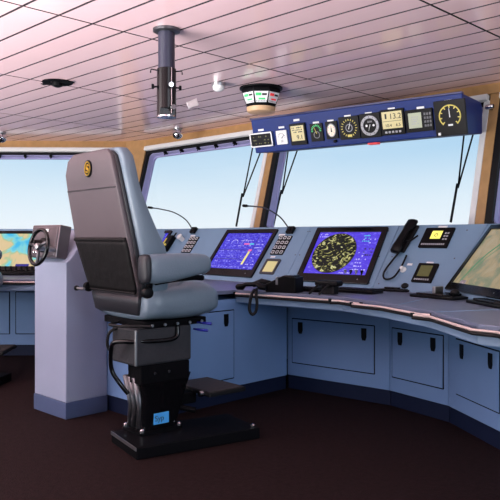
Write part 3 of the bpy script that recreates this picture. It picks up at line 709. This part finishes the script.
def face(r, X, w, h, m=None, t=.014, rad=.006): return MB().prism(rrect(-w/2, w/2, -h/2, h/2, rad), 0, t, X).build('face', m or M['black'], r, bev=.002)
def ticks(X, R, n, a0, a1, ln, wd, z=.017):
    t = MB()
    for k in range(n):
        a = math.radians(a0+(a1-a0)*k/(n-1)); t.box(R-ln, R, -wd/2, wd/2, z-.002, z, X @ Matrix.Rotation(a, 4, 'Z'))
    return t
def needle(X, a, ln, w=.006, z=.018): return MB().prism([(-.01, -w/2), (ln, -w/6), (ln, w/6), (-.01, w/2)], z, z+.002, X @ Matrix.Rotation(math.radians(a), 4, 'Z'))
w, h = .245, .125
r, X = inst('indicator_box', 'leftmost overhead instrument, a wide dark display in a grey frame', 262.5, 139.5, w, h, 'display', 261, 130)
face(r, X, w, h); MB().ring(rrect(-w/2-.004, w/2+.004, -h/2-.004, h/2+.004, .012), rrect(-w/2+.01, w/2-.01, -h/2+.01, h/2-.01, .006), 0, .022, X).build('frame', M['steel'], r, bev=.002)
t = MB()
for j in range(3): row_bars(t, -w*.38, w*.36, -h*.3+j*h*.24, .012, X @ Matrix.Translation((0, 0, .014)), 9, .55)
t.build('digit_pattern', M['lcddark'], r)
w, h = .115, .125
r, X = inst('white_gauge', 'small white rectangular gauge, second from the left on the overhead console', 282.5, 137.2, w, h, 'gauge', 281.5, 127.3)
face(r, X, w, h, M['dialwhite']); ticks(X, .04, 9, 0, 180, .01, .003, .016).build('tick_marks', M['ink'], r)
needle(X @ Matrix.Translation((.01, 0, 0)), 40, .03).build('needle', M['ink'], r); MB().text('30', .03, X @ Matrix.Translation((-.0, -.035, .015))).build('digit_pattern', M['dialgrey'], r)
w, h = .165, .19
r, X = inst('amber_display', 'amber lcd display in a black bezel, third from the left on the overhead console', 299, 134, w, h, 'display', 296.5, 120)
face(r, X, w, h, t=.018); MB().box(-w*.40, w*.40, -h*.30, h*.40, .018, .020, X).build('screen', M['lcdyellow'], r)
t = MB()
for j in range(3): row_bars(t, -w*.33, w*.33, h*(.08+.1*j), .012, X @ Matrix.Translation((0, 0, .020)), 7, .9)
t.text('9.1', .055, X @ Matrix.Translation((.02, -.028, .021))); t.build('digit_pattern', M['ink'], r)
w, h = .125, .155
r, X = inst('green_gauge', 'small dark square gauge with green marks, beside the amber display', 317.5, 132.3, w, h, 'gauge', 316, 122.5)
face(r, X, w, h); ticks(X @ Matrix.Translation((0, .02, 0)), .05, 11, -10, 190, .016, .006).build('tick_marks', M['green'], r)
MB().torus(.028, .003, X @ Matrix.Translation((0, -.02, .015)), 20, 4).build('dial_ring', M['dialgrey'], r); needle(X, 110, .05).build('needle', M['yellowpaint'], r)
w, h = .115, .15
r, X = inst('cream_gauge', 'small oval cream-faced gauge in a black square, near the middle of the overhead console', 332.5, 130, w, h, 'gauge', 330.5, 120.7)
face(r, X, w, h); MB().prism(ell(0, 0, .040, .054), .014, .017, X).build('dial', M['cream'], r); MB().torus(.040, .004, X @ Matrix.Translation((0, 0, .017)), 28, 5, ry=.054).build('dial_ring', M['dialgrey'], r)
needle(X @ Matrix.Translation((0, -.005, 0)), 90, .03, .012).build('needle', M['ink'], r); ticks(X, .036, 8, 0, 315, .008, .003, .019).build('tick_marks', M['red'], r)
w, h = .19, .19
r, X = inst('yellow_gauge', 'black square gauge with a ring of yellow marks, fifth instrument from the right', 350, 127.7, w, h, 'gauge', 347.5, 116)
face(r, X, w, h); ticks(X, .076, 17, -60, 240, .016, .006).build('tick_marks', M['yellowpaint'], r)
MB().torus(.03, .004, X @ Matrix.Translation((0, .0, .015)), 24, 5).build('dial_ring', M['dialgrey'], r); needle(X, 70, .05, .008).build('needle', M['dialwhite'], r); MB().box(-.02, .02, -.075, -.055, .014, .017, X).build('scale_plate', M['yellowpaint'], r)
w, h = .185, .2
r, X = inst('round_grey_gauge', 'round gauge with a thick grey ring on a black square, fourth instrument from the right', 371, 125.3, w, h, 'gauge', 368.5, 113.3)
face(r, X, w, h); MB().ring(ell(0, 0, .082, .082), ell(0, 0, .060, .060), .014, .022, X).build('dial_ring', M['dialgrey'], r); ticks(X, .078, 12, 0, 330, .012, .003, .024).build('tick_marks', M['ink'], r)
t = MB()
for a in (0, 180): t.prism(ell(.032*math.cos(math.radians(a)), 0, .010, .010, 12), .014, .017, X)
t.build('marks', M['dialwhite'], r); needle(X, 250, .045).build('needle', M['dialwhite'], r); MB().text('RPM', .022, X @ Matrix.Translation((0, .03, .015))).build('scale_text', M['dialgrey'], r)
w, h = .205, .205
r, X = inst('speed_display', 'large amber lcd speed display reading 13.2, third instrument from the right', 393.5, 121.8, w, h, 'display', 391.3, 108.7)
face(r, X, w, h, t=.02); MB().box(-w*.42, w*.42, -h*.24, h*.42, .02, .022, X).build('screen', M['lcdyellow'], r)
t = MB().text('13.2', .062, X @ Matrix.Translation((.03, .045, .023))).text('10.4', .034, X @ Matrix.Translation((-.035, -.025, .023))).text('6.5', .034, X @ Matrix.Translation((.05, -.025, .023)))
t.box(-.08, .08, .008, .011, .021, .0235, X); t.box(-.06, -.045, .03, .07, .021, .0235, X); t.build('digit_pattern', M['ink'], r)
for k in range(5): MB().box(-.07+k*.03, -.052+k*.03, -h*.42, -h*.34, .02, .023, X).build('button', M['dialgrey'], r)
w, h = .225, .175
r, X = inst('green_display', 'pale green square lcd with a keypad beside it, second instrument from the right', 420, 120.2, w, h, 'display', 420.5, 107.6)
face(r, X, w, h, t=.02); MB().box(-w*.38, w*.10, -h*.32, h*.36, .02, .022, X).build('screen', M['lcdgreen'], r)
t = MB()
for j in range(4): row_bars(t, -w*.27, w*.0, -h*.15+j*h*.1, .010, X @ Matrix.Translation((0, 0, .022)), 5, .9)
t.build('digit_pattern', M['dialgrey'], r)
for i in range(3):
    for j in range(4): MB().box(w*.2+i*.022, w*.2+i*.022+.014, -h*.3+j*.03, -h*.3+j*.03+.018, .02, .024, X).build('button', M['darksteel'], r)
w, h = .245, .27
r, X = inst('rudder_gauge', 'large black square gauge with a yellow ring scale, rightmost on the overhead console', 451.2, 117.5, w, h, 'gauge', 448, 101)
face(r, X, w, h, t=.022)
Xc = X @ Matrix.Translation((.0, .015, 0)); MB().torus(.082, .005, Xc @ Matrix.Translation((0, 0, .023)), 40, 6, math.radians(-50), math.radians(230)).build('dial_ring', M['yellowpaint'], r)
ticks(Xc, .078, 9, -45, 225, .016, .008, .025).build('tick_marks', M['yellowpaint'], r); needle(Xc, 92, .06, .008, .025).build('needle', M['dialwhite'], r)
t = MB(); t.box(-.018, .018, -.075, -.062, .022, .025, Xc); t.box(-.10, -.082, -.125, -.105, .022, .03, X); t.build('scale_plate', M['dialwhite'], r)
u, v = uv('O', 371, 144.5)
o = MB().box(-.04, .04, -.02, .03, -.02, 0, OR @ Matrix.Translation(Vector((u, .045, zb+.012)))).build('cable_clip', M['red'], oc)
u, v = uv('O', 336, 141); MB().lathe([(.012, 0), (.012, .02), (.008, .025)], 12, OX @ Matrix.Translation((u, v, 0))).build('knob', M['black'], oc)

wiper((252, 151), (259, 156), (243, 197), (237.6, 227), 'black double-arm wiper outside the window, just left of the central oak post')
wiper((288, 152), (297, 151), (282, 194), (274.5, 227), 'black double-arm wiper just right of the central oak post')
wiper((464, 135), (474, 131), (458, 188), (452, 223), 'black double-arm wiper near the right oak post, below the overhead console end')

# ================================================================== CEILING FITTINGS
def ceil(name, px, py, lab, cat, z=CZ, group=None):
    p = onz(px, py, z); r = empty(name, p); tag(r, lab, cat, group); return r, Matrix.Translation(p)
# periscope
p = EYE+ray(166.5, 30)*3.80; p.z = CZ
r = empty('compass_periscope', p); tag(r, 'black vertical compass periscope tube hanging from the ceiling above the chair', 'periscope')
X = Matrix.Translation(p) @ Matrix.Rotation(math.radians(40), 4, 'Z')
MB().lathe([(.075, 0), (.075, -.015), (.055, -.02)], 24, X).build('ceiling_flange', M['darksteel'], r, smooth=1)
MB().lathe([(.046, -.012), (.046, -.24)], 24, X).build('upper_tube', mat('slate_tube', (.02, .022, .045), .4), r, smooth=1)
MB().lathe([(.053, -.22), (.053, -.42), (.0535, -.44)], 28, X).build('sleeve', M['gloss'], r, smooth=1)
half = [(.053*math.cos(t), .053*math.sin(t)) for t in [math.radians(a) for a in range(-20, 241, 10)]]
MB().prism(half, -.482, -.438, X).build('mirror_hood', M['gloss'], r)
MB().lathe([(.053, -.478), (.053, -.487)], 28, X).build('bottom_ring', M['chrome'], r, smooth=1)
MB().box(-.03, .03, -.056, -.051, -.47, -.43, X @ Matrix.Rotation(math.radians(-20), 4, 'Y'), bev=.002).build('mirror', M['steel'], r)
for a, z in ((200, -.32), (20, -.32), (-60, -.32), (-50, -.44)):
    Xk = X @ Matrix.Rotation(math.radians(a), 4, 'Z') @ Matrix.Translation((.05, 0, z)) @ Matrix.Rotation(PI/2, 4, 'Y')
    MB().lathe([(.005, 0), (.005, .018), (.014, .02), (.014, .032)], 14, Xk).build('knob', M['black'] if a > 0 else M['chrome'], r, smooth=1)
for a in (200, 20): MB().tube([X @ Vector((.05*math.cos(math.radians(a)), .05*math.sin(math.radians(a)), -.23)), X @ Vector((.085*math.cos(math.radians(a)), .085*math.sin(math.radians(a)), -.225)), X @ Vector((.088*math.cos(math.radians(a)), .088*math.sin(math.radians(a)), -.245))], .004, 6).build('hook', M['black'], r)
MB().tube([X @ Vector((.056*math.cos(math.radians(-50)), .056*math.sin(math.radians(-50)), -.22)), X @ Vector((.056*math.cos(math.radians(-50)), .056*math.sin(math.radians(-50)), -.47))], .003, 6).build('edge_strip', M['chrome'], r)
# three-faced indicator
r, X = ceil('ceiling_indicator', 261, 88, 'black three-faced indicator hanging from the ceiling, with green and red scales and pale wood base', 'indicator')
X = X @ Matrix.Rotation(TH, 4, 'Z')
MB().lathe([(.165, 0), (.165, -.012), (.14, -.02)], 32, X).build('ceiling_plate', M['black'], r, smooth=1)
n8 = 8
def octo(R, z): return [(R*math.cos(2*PI*(k+.5)/n8-PI/2), R*math.sin(2*PI*(k+.5)/n8-PI/2), z) for k in range(n8)]
MB().loft([octo(.155, -.018), octo(.158, -.035), octo(.118, -.145), octo(.10, -.15)], X).build('housing', M['black'], r, bev=.003)
R0, R1 = .158*math.cos(PI/8), .118*math.cos(PI/8); tilt = math.atan2(R0-R1, .11)
for k in (-1, 0, 1):
    a = 45*k
    Xf = X @ Matrix.Rotation(math.radians(a), 4, 'Z') @ Matrix.Translation((0, -(R0+R1)/2-.001, -.09)) @ Matrix.Rotation(PI/2+tilt, 4, 'X')
    d = MB().prism([(-.054, .040), (-.040, -.042), (.040, -.042), (.054, .040)], 0, .003, Xf).build('scale_face', M['dialwhite'], r)
    t = MB(); t.box(-.042, .0, .008, .028, .003, .0045, Xf); t.box(-.02, .03, -.022, -.010, .003, .0045, Xf); t.build('red_scale' if k == 1 else 'green_scale', M['red'] if k == 1 else M['green'], d)
    t = MB(); t.box(.006, .042, .010, .024, .003, .0045, Xf)
    for q in range(7): t.box(-.036+q*.012, -.033+q*.012, -.036, -.028, .003, .0045, Xf)
    t.build('scale_digits', M['ink'], d)
MB().lathe([(.10, -.148), (.112, -.152), (.105, -.185), (.085, -.192), (.02, -.192)], 32, X).build('wood_base', M['woodlight'], r, smooth=1)
# downlight
r, X = ceil('ceiling_downlight', 218.5, 82.5, 'small round chrome-rimmed downlight between the periscope and the ceiling indicator', 'light')
MB().lathe([(.05, 0), (.052, -.02), (.05, -.028)], 24, X).build('rim', M['steel'], r, smooth=1)
MB().lathe([(.045, -.025), (.042, -.05), (.025, -.064), (.005, -.066)], 24, X).build('lens', M['white'], r, smooth=1)
# vent / detector
r, X = ceil('ceiling_vent', 57.5, 82, 'flat black round ceiling fitting with a central boss, upper left of the ceiling', 'vent')
MB().ring(ell(0, 0, .11, .11), ell(0, 0, .055, .055), -.008, 0, X).build('outer_ring', M['matt'], r)
MB().lathe([(.04, 0), (.038, -.03), (.015, -.04)], 16, X).build('boss', M['black'], r, smooth=1)
MB().box(-.13, .13, -.02, .02, -.012, -.006, X @ Matrix.Rotation(.5, 4, 'Z'), bev=.002).build('bar', M['matt'], r)
# ball spotlights near the beam
for px, py, lab in ((181, 132, 'chrome ball spotlight on the ceiling edge below the periscope'), (6, 136, 'chrome ball spotlight on the ceiling at the left edge')):
    p = onz(px, py-3, CZ)+Vector((.02, -.06, 0)); p.z = CZ
    r = empty('ball_spotlight', p); tag(r, lab, 'light', 'chrome ball spotlights'); X = Matrix.Translation(p)
    MB().lathe([(.05, 0), (.05, -.012), (.03, -.018)], 20, X).build('mount', M['steel'], r, smooth=1)
    prof = [(.055*math.sin(math.radians(a)), -.06+.055*math.cos(math.radians(a))) for a in range(15, 181, 15)]
    prof[-1] = (.002, -.115); MB().lathe(prof, 24, X).build('ball', M['chrome'], r, smooth=2)
    Xl = X @ Matrix.Translation((0, 0, -.06)) @ Matrix.Rotation(TH-.3, 4, 'Z') @ Matrix.Rotation(math.radians(115), 4, 'X')
    MB().lathe([(.034, .042), (.034, .058), (.022, .06), (.02, .05)], 20, Xl).build('lens_ring', M['gloss'], r, smooth=1)
# small clamps at the far right beam
for px, py, lab in ((482, 112, 'small chrome blind bracket on the right oak post, left one of two'), (497, 109, 'small chrome blind bracket at the right photo edge on the oak beam')):
    u = ony(px, py, 4.97)
    r = empty('blind_bracket', u); tag(r, lab, 'bracket', 'chrome blind brackets')
    Xb = Matrix.Translation((u.x, yb(u.z)-.05, u.z)) @ Matrix.Rotation(PI/2, 4, 'Y')
    MB().lathe([(.016, -.03), (.02, -.02), (.02, .02), (.016, .03)], 14, Xb).build('roller_end', M['chrome'], r, smooth=1)
    MB().box(-.02, .02, .0, .05, -.008, .008, Xb, bev=.002).build('plate', M['black'], r)

# ================================================================== HELM CHAIR (local: x starboard, y forward)
chair = empty('helm_chair')
tag(chair, 'grey leather helm chair with armrests on a black pedestal, seen from behind', 'chair', 'helm chairs')
def ss(cx, cy, hx, hy, z, n=28, p=4.0):
    out = []
    for k in range(n):
        t = 2*PI*k/n; c, s_ = math.cos(t), math.sin(t)
        out.append((cx+hx*math.copysign(abs(c)**(2/p), c), cy+hy*math.copysign(abs(s_)**(2/p), s_), z))
    return out
def interp(T, z):
    for (z0, *a), (z1, *b) in zip(T, T[1:]):
        if z <= z1: t = (z-z0)/(z1-z0); t = max(0, t); return [x+(y-x)*t for x, y in zip(a, b)]
    return list(T[-1][1:])
CXc = -.075
SH = [(.655, -.18, -.15, .19), (.70, -.25, -.215, .235), (.84, -.27, -.235, .265), (1.1, -.345, -.31, .29), (1.34, -.395, -.36, .28), (1.45, -.415, -.38, .27), (1.53, -.415, -.382, .24), (1.56, -.405, -.385, .185)]
CXs = CXc-.025
zs = [.655, .675, .70, .75, .8, .85, .9, .95, 1.0, 1.05, 1.1, 1.16, 1.22, 1.28, 1.34, 1.40, 1.45, 1.49, 1.525, 1.548, 1.56]
def sh(z): return interp(SH, z)
for nm_, m_, zz in (('backrest_shell', 'leather', [z for z in zs if z >= .8]), ('lower_backrest_shell', 'leatherdk', [z for z in zs if z < .8]+[.799])):
    secs = []
    for z in zz:
        r_, f_, h_ = sh(z); secs.append(ss(CXs, (r_+f_)/2, h_, (f_-r_)/2, z, 36, 9))
    MB().loft(secs).build(nm_, M[m_], chair, smooth=2)
# black gap trim band and blue-grey front cushion
secs = []
for z in zs[2:-1]:
    r_, f_, h_ = sh(z); secs.append(ss(CXs+.004, f_+.005, h_+.002, .014, z, 36, 8))
MB().loft(secs).build('side_trim', M['leatherdk'], chair, smooth=2)
FR = [(.70, -.08, .25), (.9, -.07, .285), (1.04, -.10, .305), (1.16, -.17, .305), (1.26, -.22, .30), (1.36, -.265, .295), (1.46, -.28, .285), (1.53, -.29, .265), (1.57, -.31, .23)]
secs = []
for z in [.72, .75, .8, .85, .9, .95, 1.0, 1.05, 1.1, 1.16, 1.22, 1.28, 1.34, 1.40, 1.45, 1.49, 1.525, 1.55, 1.565]:
    r_, f_, h_ = sh(z); fr_, hh = interp(FR, z); rear = f_+.008
    secs.append(ss(CXc-.008, (rear+fr_)/2, hh, (fr_-rear)/2, z, 36, 6))
MB().loft(secs).build('backrest_cushion', M['cushion'], chair, smooth=2)
# pocket on the back (black, gathered), piping seams
def back_patch(z0, z1, inset, off, nx=14, nz=10, wr=0):
    m = bmesh.new(); g = []
    for j in range(nz+1):
        z = z0+(z1-z0)*j/nz; r_, f_, h_ = sh(z); row = []
        for i in range(nx+1):
            u = -1+2*i/nx; x = CXs+u*(h_-inset); c = (f_-r_)/2
            q = max(0, 1-abs((x-CXs)/h_)**9)**(1/9)
            y = (r_+f_)/2-c*q-off-(wr*random.uniform(0, 1) if 0 < i < nx and 0 < j < nz else 0)
            row.append(m.verts.new((x, y, z)))
        g.append(row)
    for j in range(nz):
        for i in range(nx): m.faces.new((g[j][i], g[j][i+1], g[j+1][i+1], g[j+1][i]))
    b = MB(); b.bm.free(); b.bm = m; return b
o = back_patch(.815, 1.085, .006, .010, 18, 14, .004).build('back_pocket', M['pocket'], chair, smooth=2); s_ = o.modifiers.new('s', 'SOLIDIFY'); s_.thickness = .009; s_.offset = -1
def seam(z, rad, m, nm, off=.002, ins=.01):
    pts = []
    r_, f_, h_ = sh(z); c = (f_-r_)/2
    for i in range(25):
        x = (-1+2*i/24)*(h_-ins); q = max(0, 1-abs(x/h_)**9)**(1/9); pts.append((CXs+x, (r_+f_)/2-c*q-off, z))
    MB().tube(pts, rad, 6).build(nm, m, chair, smooth=2)
seam(1.36, .0035, M['leatherdk'], 'seam'); seam(1.092, .011, M['pocket'], 'pocket_hem', .006); seam(.812, .007, M['pocket'], 'pocket_hem', .006)
# emblem
r_, f_, h_ = sh(1.455); Xe = Matrix.Translation((CXs+.015, r_-.003, 1.468)) @ Matrix.Rotation(PI/2, 4, 'X')
MB().prism(ell(0, 0, .040, .046), -.002, .004, Xe).build('emblem_disc', M['black'], chair, bev=.001)
e = MB().ring(ell(0, 0, .032, .038), ell(0, 0, .027, .033), .004, .007, Xe); e.torus(.012, .004, Xe @ Matrix.Translation((.001, .008, .005)), 20, 6, math.radians(20), math.radians(300)); e.torus(.012, .004, Xe @ Matrix.Translation((-.001, -.009, .005)), 20, 6, math.radians(-160), math.radians(110))
e.build('gold_emblem', M['gold'], chair)
# seat cushion
secs = []
for y, hx, zl, zh in ((-.235, .20, .69, .80), (-.225, .235, .665, .835), (-.15, .25, .66, .845), (-.05, .26, .655, .855), (.05, .265, .655, .865), (.13, .265, .66, .865), (.18, .262, .67, .855), (.215, .25, .685, .835), (.235, .22, .71, .80)):
    secs.append([(x, y, z) for x, z, _ in ss(CXc+.02, (zl+zh)/2, hx+.03, (zh-zl)/2, 0, 32, 3.6)])
MB().loft(secs).build('seat_cushion', M['cushion'], chair, smooth=2)
MB().torus(.12, .006, Matrix.Translation((CXc, .0, .872)) @ Matrix.Scale(1.7, 4, (1, 0, 0))).build('seat_piping', M['leatherdk'], chair, smooth=2)
MB().prism(rrect(CXc-.22, CXc+.24, -.22, .19, .03), .625, .66).build('seat_plate', M['matt'], chair, bev=.004)
# armrests
def arm(sx):
    x0 = CXc+.36 if sx > 0 else CXc-.285; ya = 0 if sx > 0 else .10
    secs = []
    for y, hx, zl, zh in ((-.31, .030, .89, 1.00), (-.30, .040, .875, 1.012), (-.24, .045, .868, 1.02), (-.15, .046, .875, 1.02), (-.05, .046, .892, 1.02), (.02, .046, .905, 1.018), (.065, .044, .91, 1.012), (.09, .036, .922, 1.0), (.10, .026, .94, .985)):
        secs.append([(x, y+ya, z) for x, z, _ in ss(x0, (zl+zh)/2, hx, (zh-zl)/2, 0, 24, 3.2)])
    a = MB().loft(secs).build('armrest', M['cushion'], chair, smooth=2)
    MB().loft([[(x, y+ya, z) for x, z, _ in ss(x0, .944, .043+k, .072+k, 0, 24, 3.2)] for y, k in ((-.318, -.01), (-.312, 0), (-.295, .003), (-.285, .001))]).build('armrest_cap', M['leatherdk'], a, smooth=2)
    x1 = CXc+.335 if sx > 0 else CXc-.27
    MB().tube([(x1, -.26, .90), (x1, -.255, .86), (x1-sx*.03, -.24, .82)], .018, 10).build('arm_bracket', M['matt'], chair, smooth=2)
    MB().lathe([(.028, 0), (.03, .012), (.026, .03), (.012, .034)], 20, Matrix.Translation((x1+sx*.0, -.275, .822)) @ Matrix.Rotation(sx*PI/2, 4, 'Y')).build('recline_knob', M['black'], chair, smooth=1)
    MB().tube(smooth_path([(x1, -.22, .872), (x1+sx*.01, -.12, .884), (x1+sx*.01, .0, .890), (x1, .08, .885)], 5), .015, 8).build('arm_rod', M['matt'], chair, smooth=2)
arm(1); arm(-1)
MB().tube([(CXc-.27, -.31, .81), (CXc-.35, -.31, .81)], [.008, .008], 8).build('adjuster_rod', M['steel'], chair)
MB().lathe([(.014, 0), (.016, .014), (.010, .02)], 14, Matrix.Translation((CXc-.35, -.31, .81)) @ Matrix.Rotation(-PI/2, 4, 'Y')).build('adjuster_knob', M['black'], chair, smooth=1)
# suspension box, pedestal, base
MB().box(-.09, .16, -.275, .08, .43, .625, bev=.012).build('suspension_cover', M['boxgrey'], chair)
MB().box(.152, .165, -.279, -.268, .435, .62, bev=.002).build('cover_edge', M['steel'], chair)
MB().box(.02, .155, -.24, .07, .33, .43, Matrix(), bev=.006).build('upper_bracket', M['matt'], chair)
MB().loft([rr3 for rr3 in [[(x, y, z) for x, y in rrect(x0, x1, y0, y1, .02, 3)] for z, x0, x1, y0, y1 in ((.075, -.03, .13, -.215, .0), (.10, -.025, .13, -.21, .01), (.25, -.02, .145, -.21, .05), (.36, -.02, .153, -.23, .09))]]).build('pedestal', M['gloss'], chair, smooth=40)
for x in (-.005, .035, .085):   # folds of the bellows on the aft side
    MB().tube([(x, -.205, .09), (x+.005, -.205, .2), (x-.01, -.225, .36)], [.022, .018, .024], 8).build('bellows_fold', M['darksteel'], chair, smooth=2)
MB().loft([[(x, y, z) for x, y in rrect(-.05, .155, -.24, .03, .02, 3)] for z in (.062, .078)]).build('pedestal_foot', M['matt'], chair)
for x, y in ((-.032, -.222), (.138, -.222), (.138, .01), (-.032, .01)):
    MB().lathe([(.013, 0), (.013, .012), (.006, .018)], 8, Matrix.Translation((x, y, .078))).build('bolt', M['chrome'], chair)
for y in (-.16, -.07):
    MB().lathe([(.009, 0), (.009, .008)], 8, Matrix.Translation((.156, y, .385)) @ Matrix.Rotation(PI/2, 4, 'Y')).build('bolt', M['chrome'], chair)
X7 = Matrix.Translation((-.05, -.30, 0)) @ Matrix.Rotation(math.radians(-9), 4, 'Z')
MB().box(0, .36, .0, .72, .0, .062, X7, bev=.006).build('base_plate', M['matt'], chair)
MB().box(.004, .356, -.004, .0, .045, .062, X7).build('plate_edge', M['steel'], chair)
MB().lathe([(.013, 0), (.013, .012), (.006, .018)], 8, X7 @ Matrix.Translation((.335, .69, .062))).build('bolt', M['chrome'], chair)
st_ = MB().box(-.028, .055, .152, .155, .0, .0, Matrix()) if False else None
Xst = Matrix.Translation((.134, -.10, .135)) @ Matrix.Rotation(PI/2, 4, 'Z') @ Matrix.Rotation(PI/2, 4, 'X')
d = MB().box(-.05, .045, -.03, .03, -.008, .004, Xst).build('sticker', M['sticker'], chair)
MB().text('Syp', .042, Xst @ Matrix.Translation((-.015, 0, .0045))).build('sticker_text', M['ink'], d)
# footrest
MB().box(-.12, .245, .14, .40, .225, .25, bev=.006).build('footrest', M['rubber'], chair)
MB().box(-.11, .235, .148, .39, .2495, .254, bev=.002).build('footrest_tread', mat('brown_tread', (.022, .018, .017), .6, bump=.6, bscale=70), chair)
MB().box(.02, .10, -.02, .16, .17, .235, bev=.01).build('footrest_arm', M['matt'], chair)
MB().lathe([(.016, 0), (.016, .02)], 12, Matrix.Translation((.18, .138, .237)) @ Matrix.Rotation(PI/2, 4, 'X')).build('footrest_bolt', M['chrome'], chair)
MB().tube([(.10, .02, .17), (.17, .10, .15)], .016, 10).build('footrest_strut', M['matt'], chair)
# air hose and cables
MB().tube(smooth_path([(.17, -.02, .625), (.175, -.03, .57), (.17, -.10, .555), (.14, -.27, .56), (.06, -.34, .555), (.0, -.33, .50), (-.01, -.32, .40), (.02, -.29, .33), (.04, -.25, .27)], 7), .012, 10).build('air_hose', M['gloss'], chair, smooth=2)
MB().tube(smooth_path([(.0, -.22, .63), (-.05, -.30, .60), (-.075, -.31, .53), (-.06, -.29, .47)], 7), .008, 8).build('cable', M['rubber'], chair, smooth=2)
MB().tube(smooth_path([(-.12, -.2, .635), (-.05, -.31, .635), (.1, -.31, .64), (.2, -.2, .64)], 7), .008, 8).build('cable', M['rubber'], chair, smooth=2)
for k in range(5):
    MB().lathe([(.008, 0), (.008, .008)], 8, Matrix.Translation((.196, -.20+.08*k, .643)) @ Matrix.Rotation(PI/2, 4, 'Y')).build('bolt', M['steel'], chair)
for y, z in ((.105, .60), (.13, .635)):
    MB().tube([(.17, y-.02, z), (.215, y, z-.003), (.25, y+.02, z-.005)], [.005, .008, .008], 8).build('adjustment_lever', M['blueplastic'], chair, smooth=2)
for c in chair.children: c.matrix_parent_inverse = Matrix()
ch2 = copy_tree(chair)
chair.location = (-3.06, 2.42, 0); chair.rotation_euler = (0, 0, math.radians(-5))
cX, cY = -2.25, 5.36; ch2.location = (cX*ct-cY*st, cX*st+cY*ct, 0); ch2.rotation_euler = (0, 0, math.radians(-43))
ch2['label'] = 'second helm chair beyond the left edge, only its black footrest and base plate showing'

# ================================================================== LIGHT
w = bpy.data.worlds.new('sky'); bpy.context.scene.world = w; w.use_nodes = True; nt = w.node_tree; nt.nodes.clear()
out = nt.nodes.new('ShaderNodeOutputWorld'); bg = nt.nodes.new('ShaderNodeBackground'); nt.links.new(bg.outputs[0], out.inputs[0])
tc = nt.nodes.new('ShaderNodeTexCoord'); sx = nt.nodes.new('ShaderNodeSeparateXYZ'); nt.links.new(tc.outputs['Generated'], sx.inputs[0])
r1 = nt.nodes.new('ShaderNodeValToRGB'); mr = nt.nodes.new('ShaderNodeMapRange'); mr.inputs[1].default_value = -1; mr.inputs[2].default_value = 1
nt.links.new(sx.outputs[2], mr.inputs[0]); nt.links.new(mr.outputs[0], r1.inputs[0])
cr = r1.color_ramp; stops = [(0, (.05, .07, .10)), (.488, (.07, .10, .15)), (.4985, (.25, .34, .42)), (.505, (.84, .88, .90)), (.53, (.72, .82, .88)), (.565, (.46, .66, .82)), (.62, (.30, .50, .74)), (1, (.10, .22, .5))]
while len(cr.elements) < len(stops): cr.elements.new(.5)
for e, (p, c) in zip(cr.elements, stops): e.position = p; e.color = (*c, 1)
n = nt.nodes.new('ShaderNodeTexNoise'); n.inputs['Scale'].default_value = 2.5; n.inputs['Detail'].default_value = 4
mp = nt.nodes.new('ShaderNodeMapping'); mp.inputs['Scale'].default_value = (1, 1, 5); nt.links.new(tc.outputs['Generated'], mp.inputs[0]); nt.links.new(mp.outputs[0], n.inputs['Vector'])
mx = nt.nodes.new('ShaderNodeMixRGB'); mx.inputs[2].default_value = (.8, .86, .9, 1); mul = nt.nodes.new('ShaderNodeMath'); mul.operation = 'MULTIPLY_ADD'; mul.inputs[1].default_value = .9; mul.inputs[2].default_value = -.38; mul.use_clamp = True
nt.links.new(n.outputs['Fac'], mul.inputs[0]); nt.links.new(mul.outputs[0], mx.inputs[0]); nt.links.new(r1.outputs[0], mx.inputs[1]); nt.links.new(mx.outputs[0], bg.inputs[0]); bg.inputs[1].default_value = 1.1
def area(loc, to, sx_, sy_, e, c, nm):
    l = bpy.data.lights.new(nm, 'AREA'); l.shape = 'RECTANGLE'; l.size = sx_; l.size_y = sy_; l.energy = e; l.color = c
    o = bpy.data.objects.new(nm, l); col.objects.link(o); o.location = loc; o.rotation_euler = (Vector(to)-Vector(loc)).to_track_quat('-Z', 'Y').to_euler(); return o
area((-5.6, -2.6, 1.45), (-4.6, 3, 1.2), 3.5, 1.1, 105, (1, .96, .95), 'aft_window_light')
area((2.6, 1.2, 1.5), (-3, 2.8, .9), 2.5, 1.2, 90, (.80, .88, 1), 'starboard_window_light')
bl = area((-4.4, -1.6, .3), (-4.4, .3, 2.25), 7.0, 1.6, 520, (1, .955, .965), 'ceiling_fill_light'); bl.data.spread = math.radians(84)  # added fill lamp, unseen behind the camera, aimed up to brighten the ceiling

# ================================================================== CAMERA
cd = bpy.data.cameras.new('cam'); cam = bpy.data.objects.new('camera', cd); col.objects.link(cam)
cam.location = EYE; cam.rotation_euler = (PI/2, 0, TH)
cd.sensor_width = 36; cd.lens = F/500*36; cd.shift_y = -(250-HY)/500; cd.clip_end = 200
sc_ = bpy.context.scene; sc_.camera = cam
sc_.view_settings.view_transform = 'Standard'; sc_.view_settings.look = 'None'; sc_.view_settings.gamma = 1; sc_.view_settings.use_curve_mapping = False
sc_.view_settings.exposure = 0.0
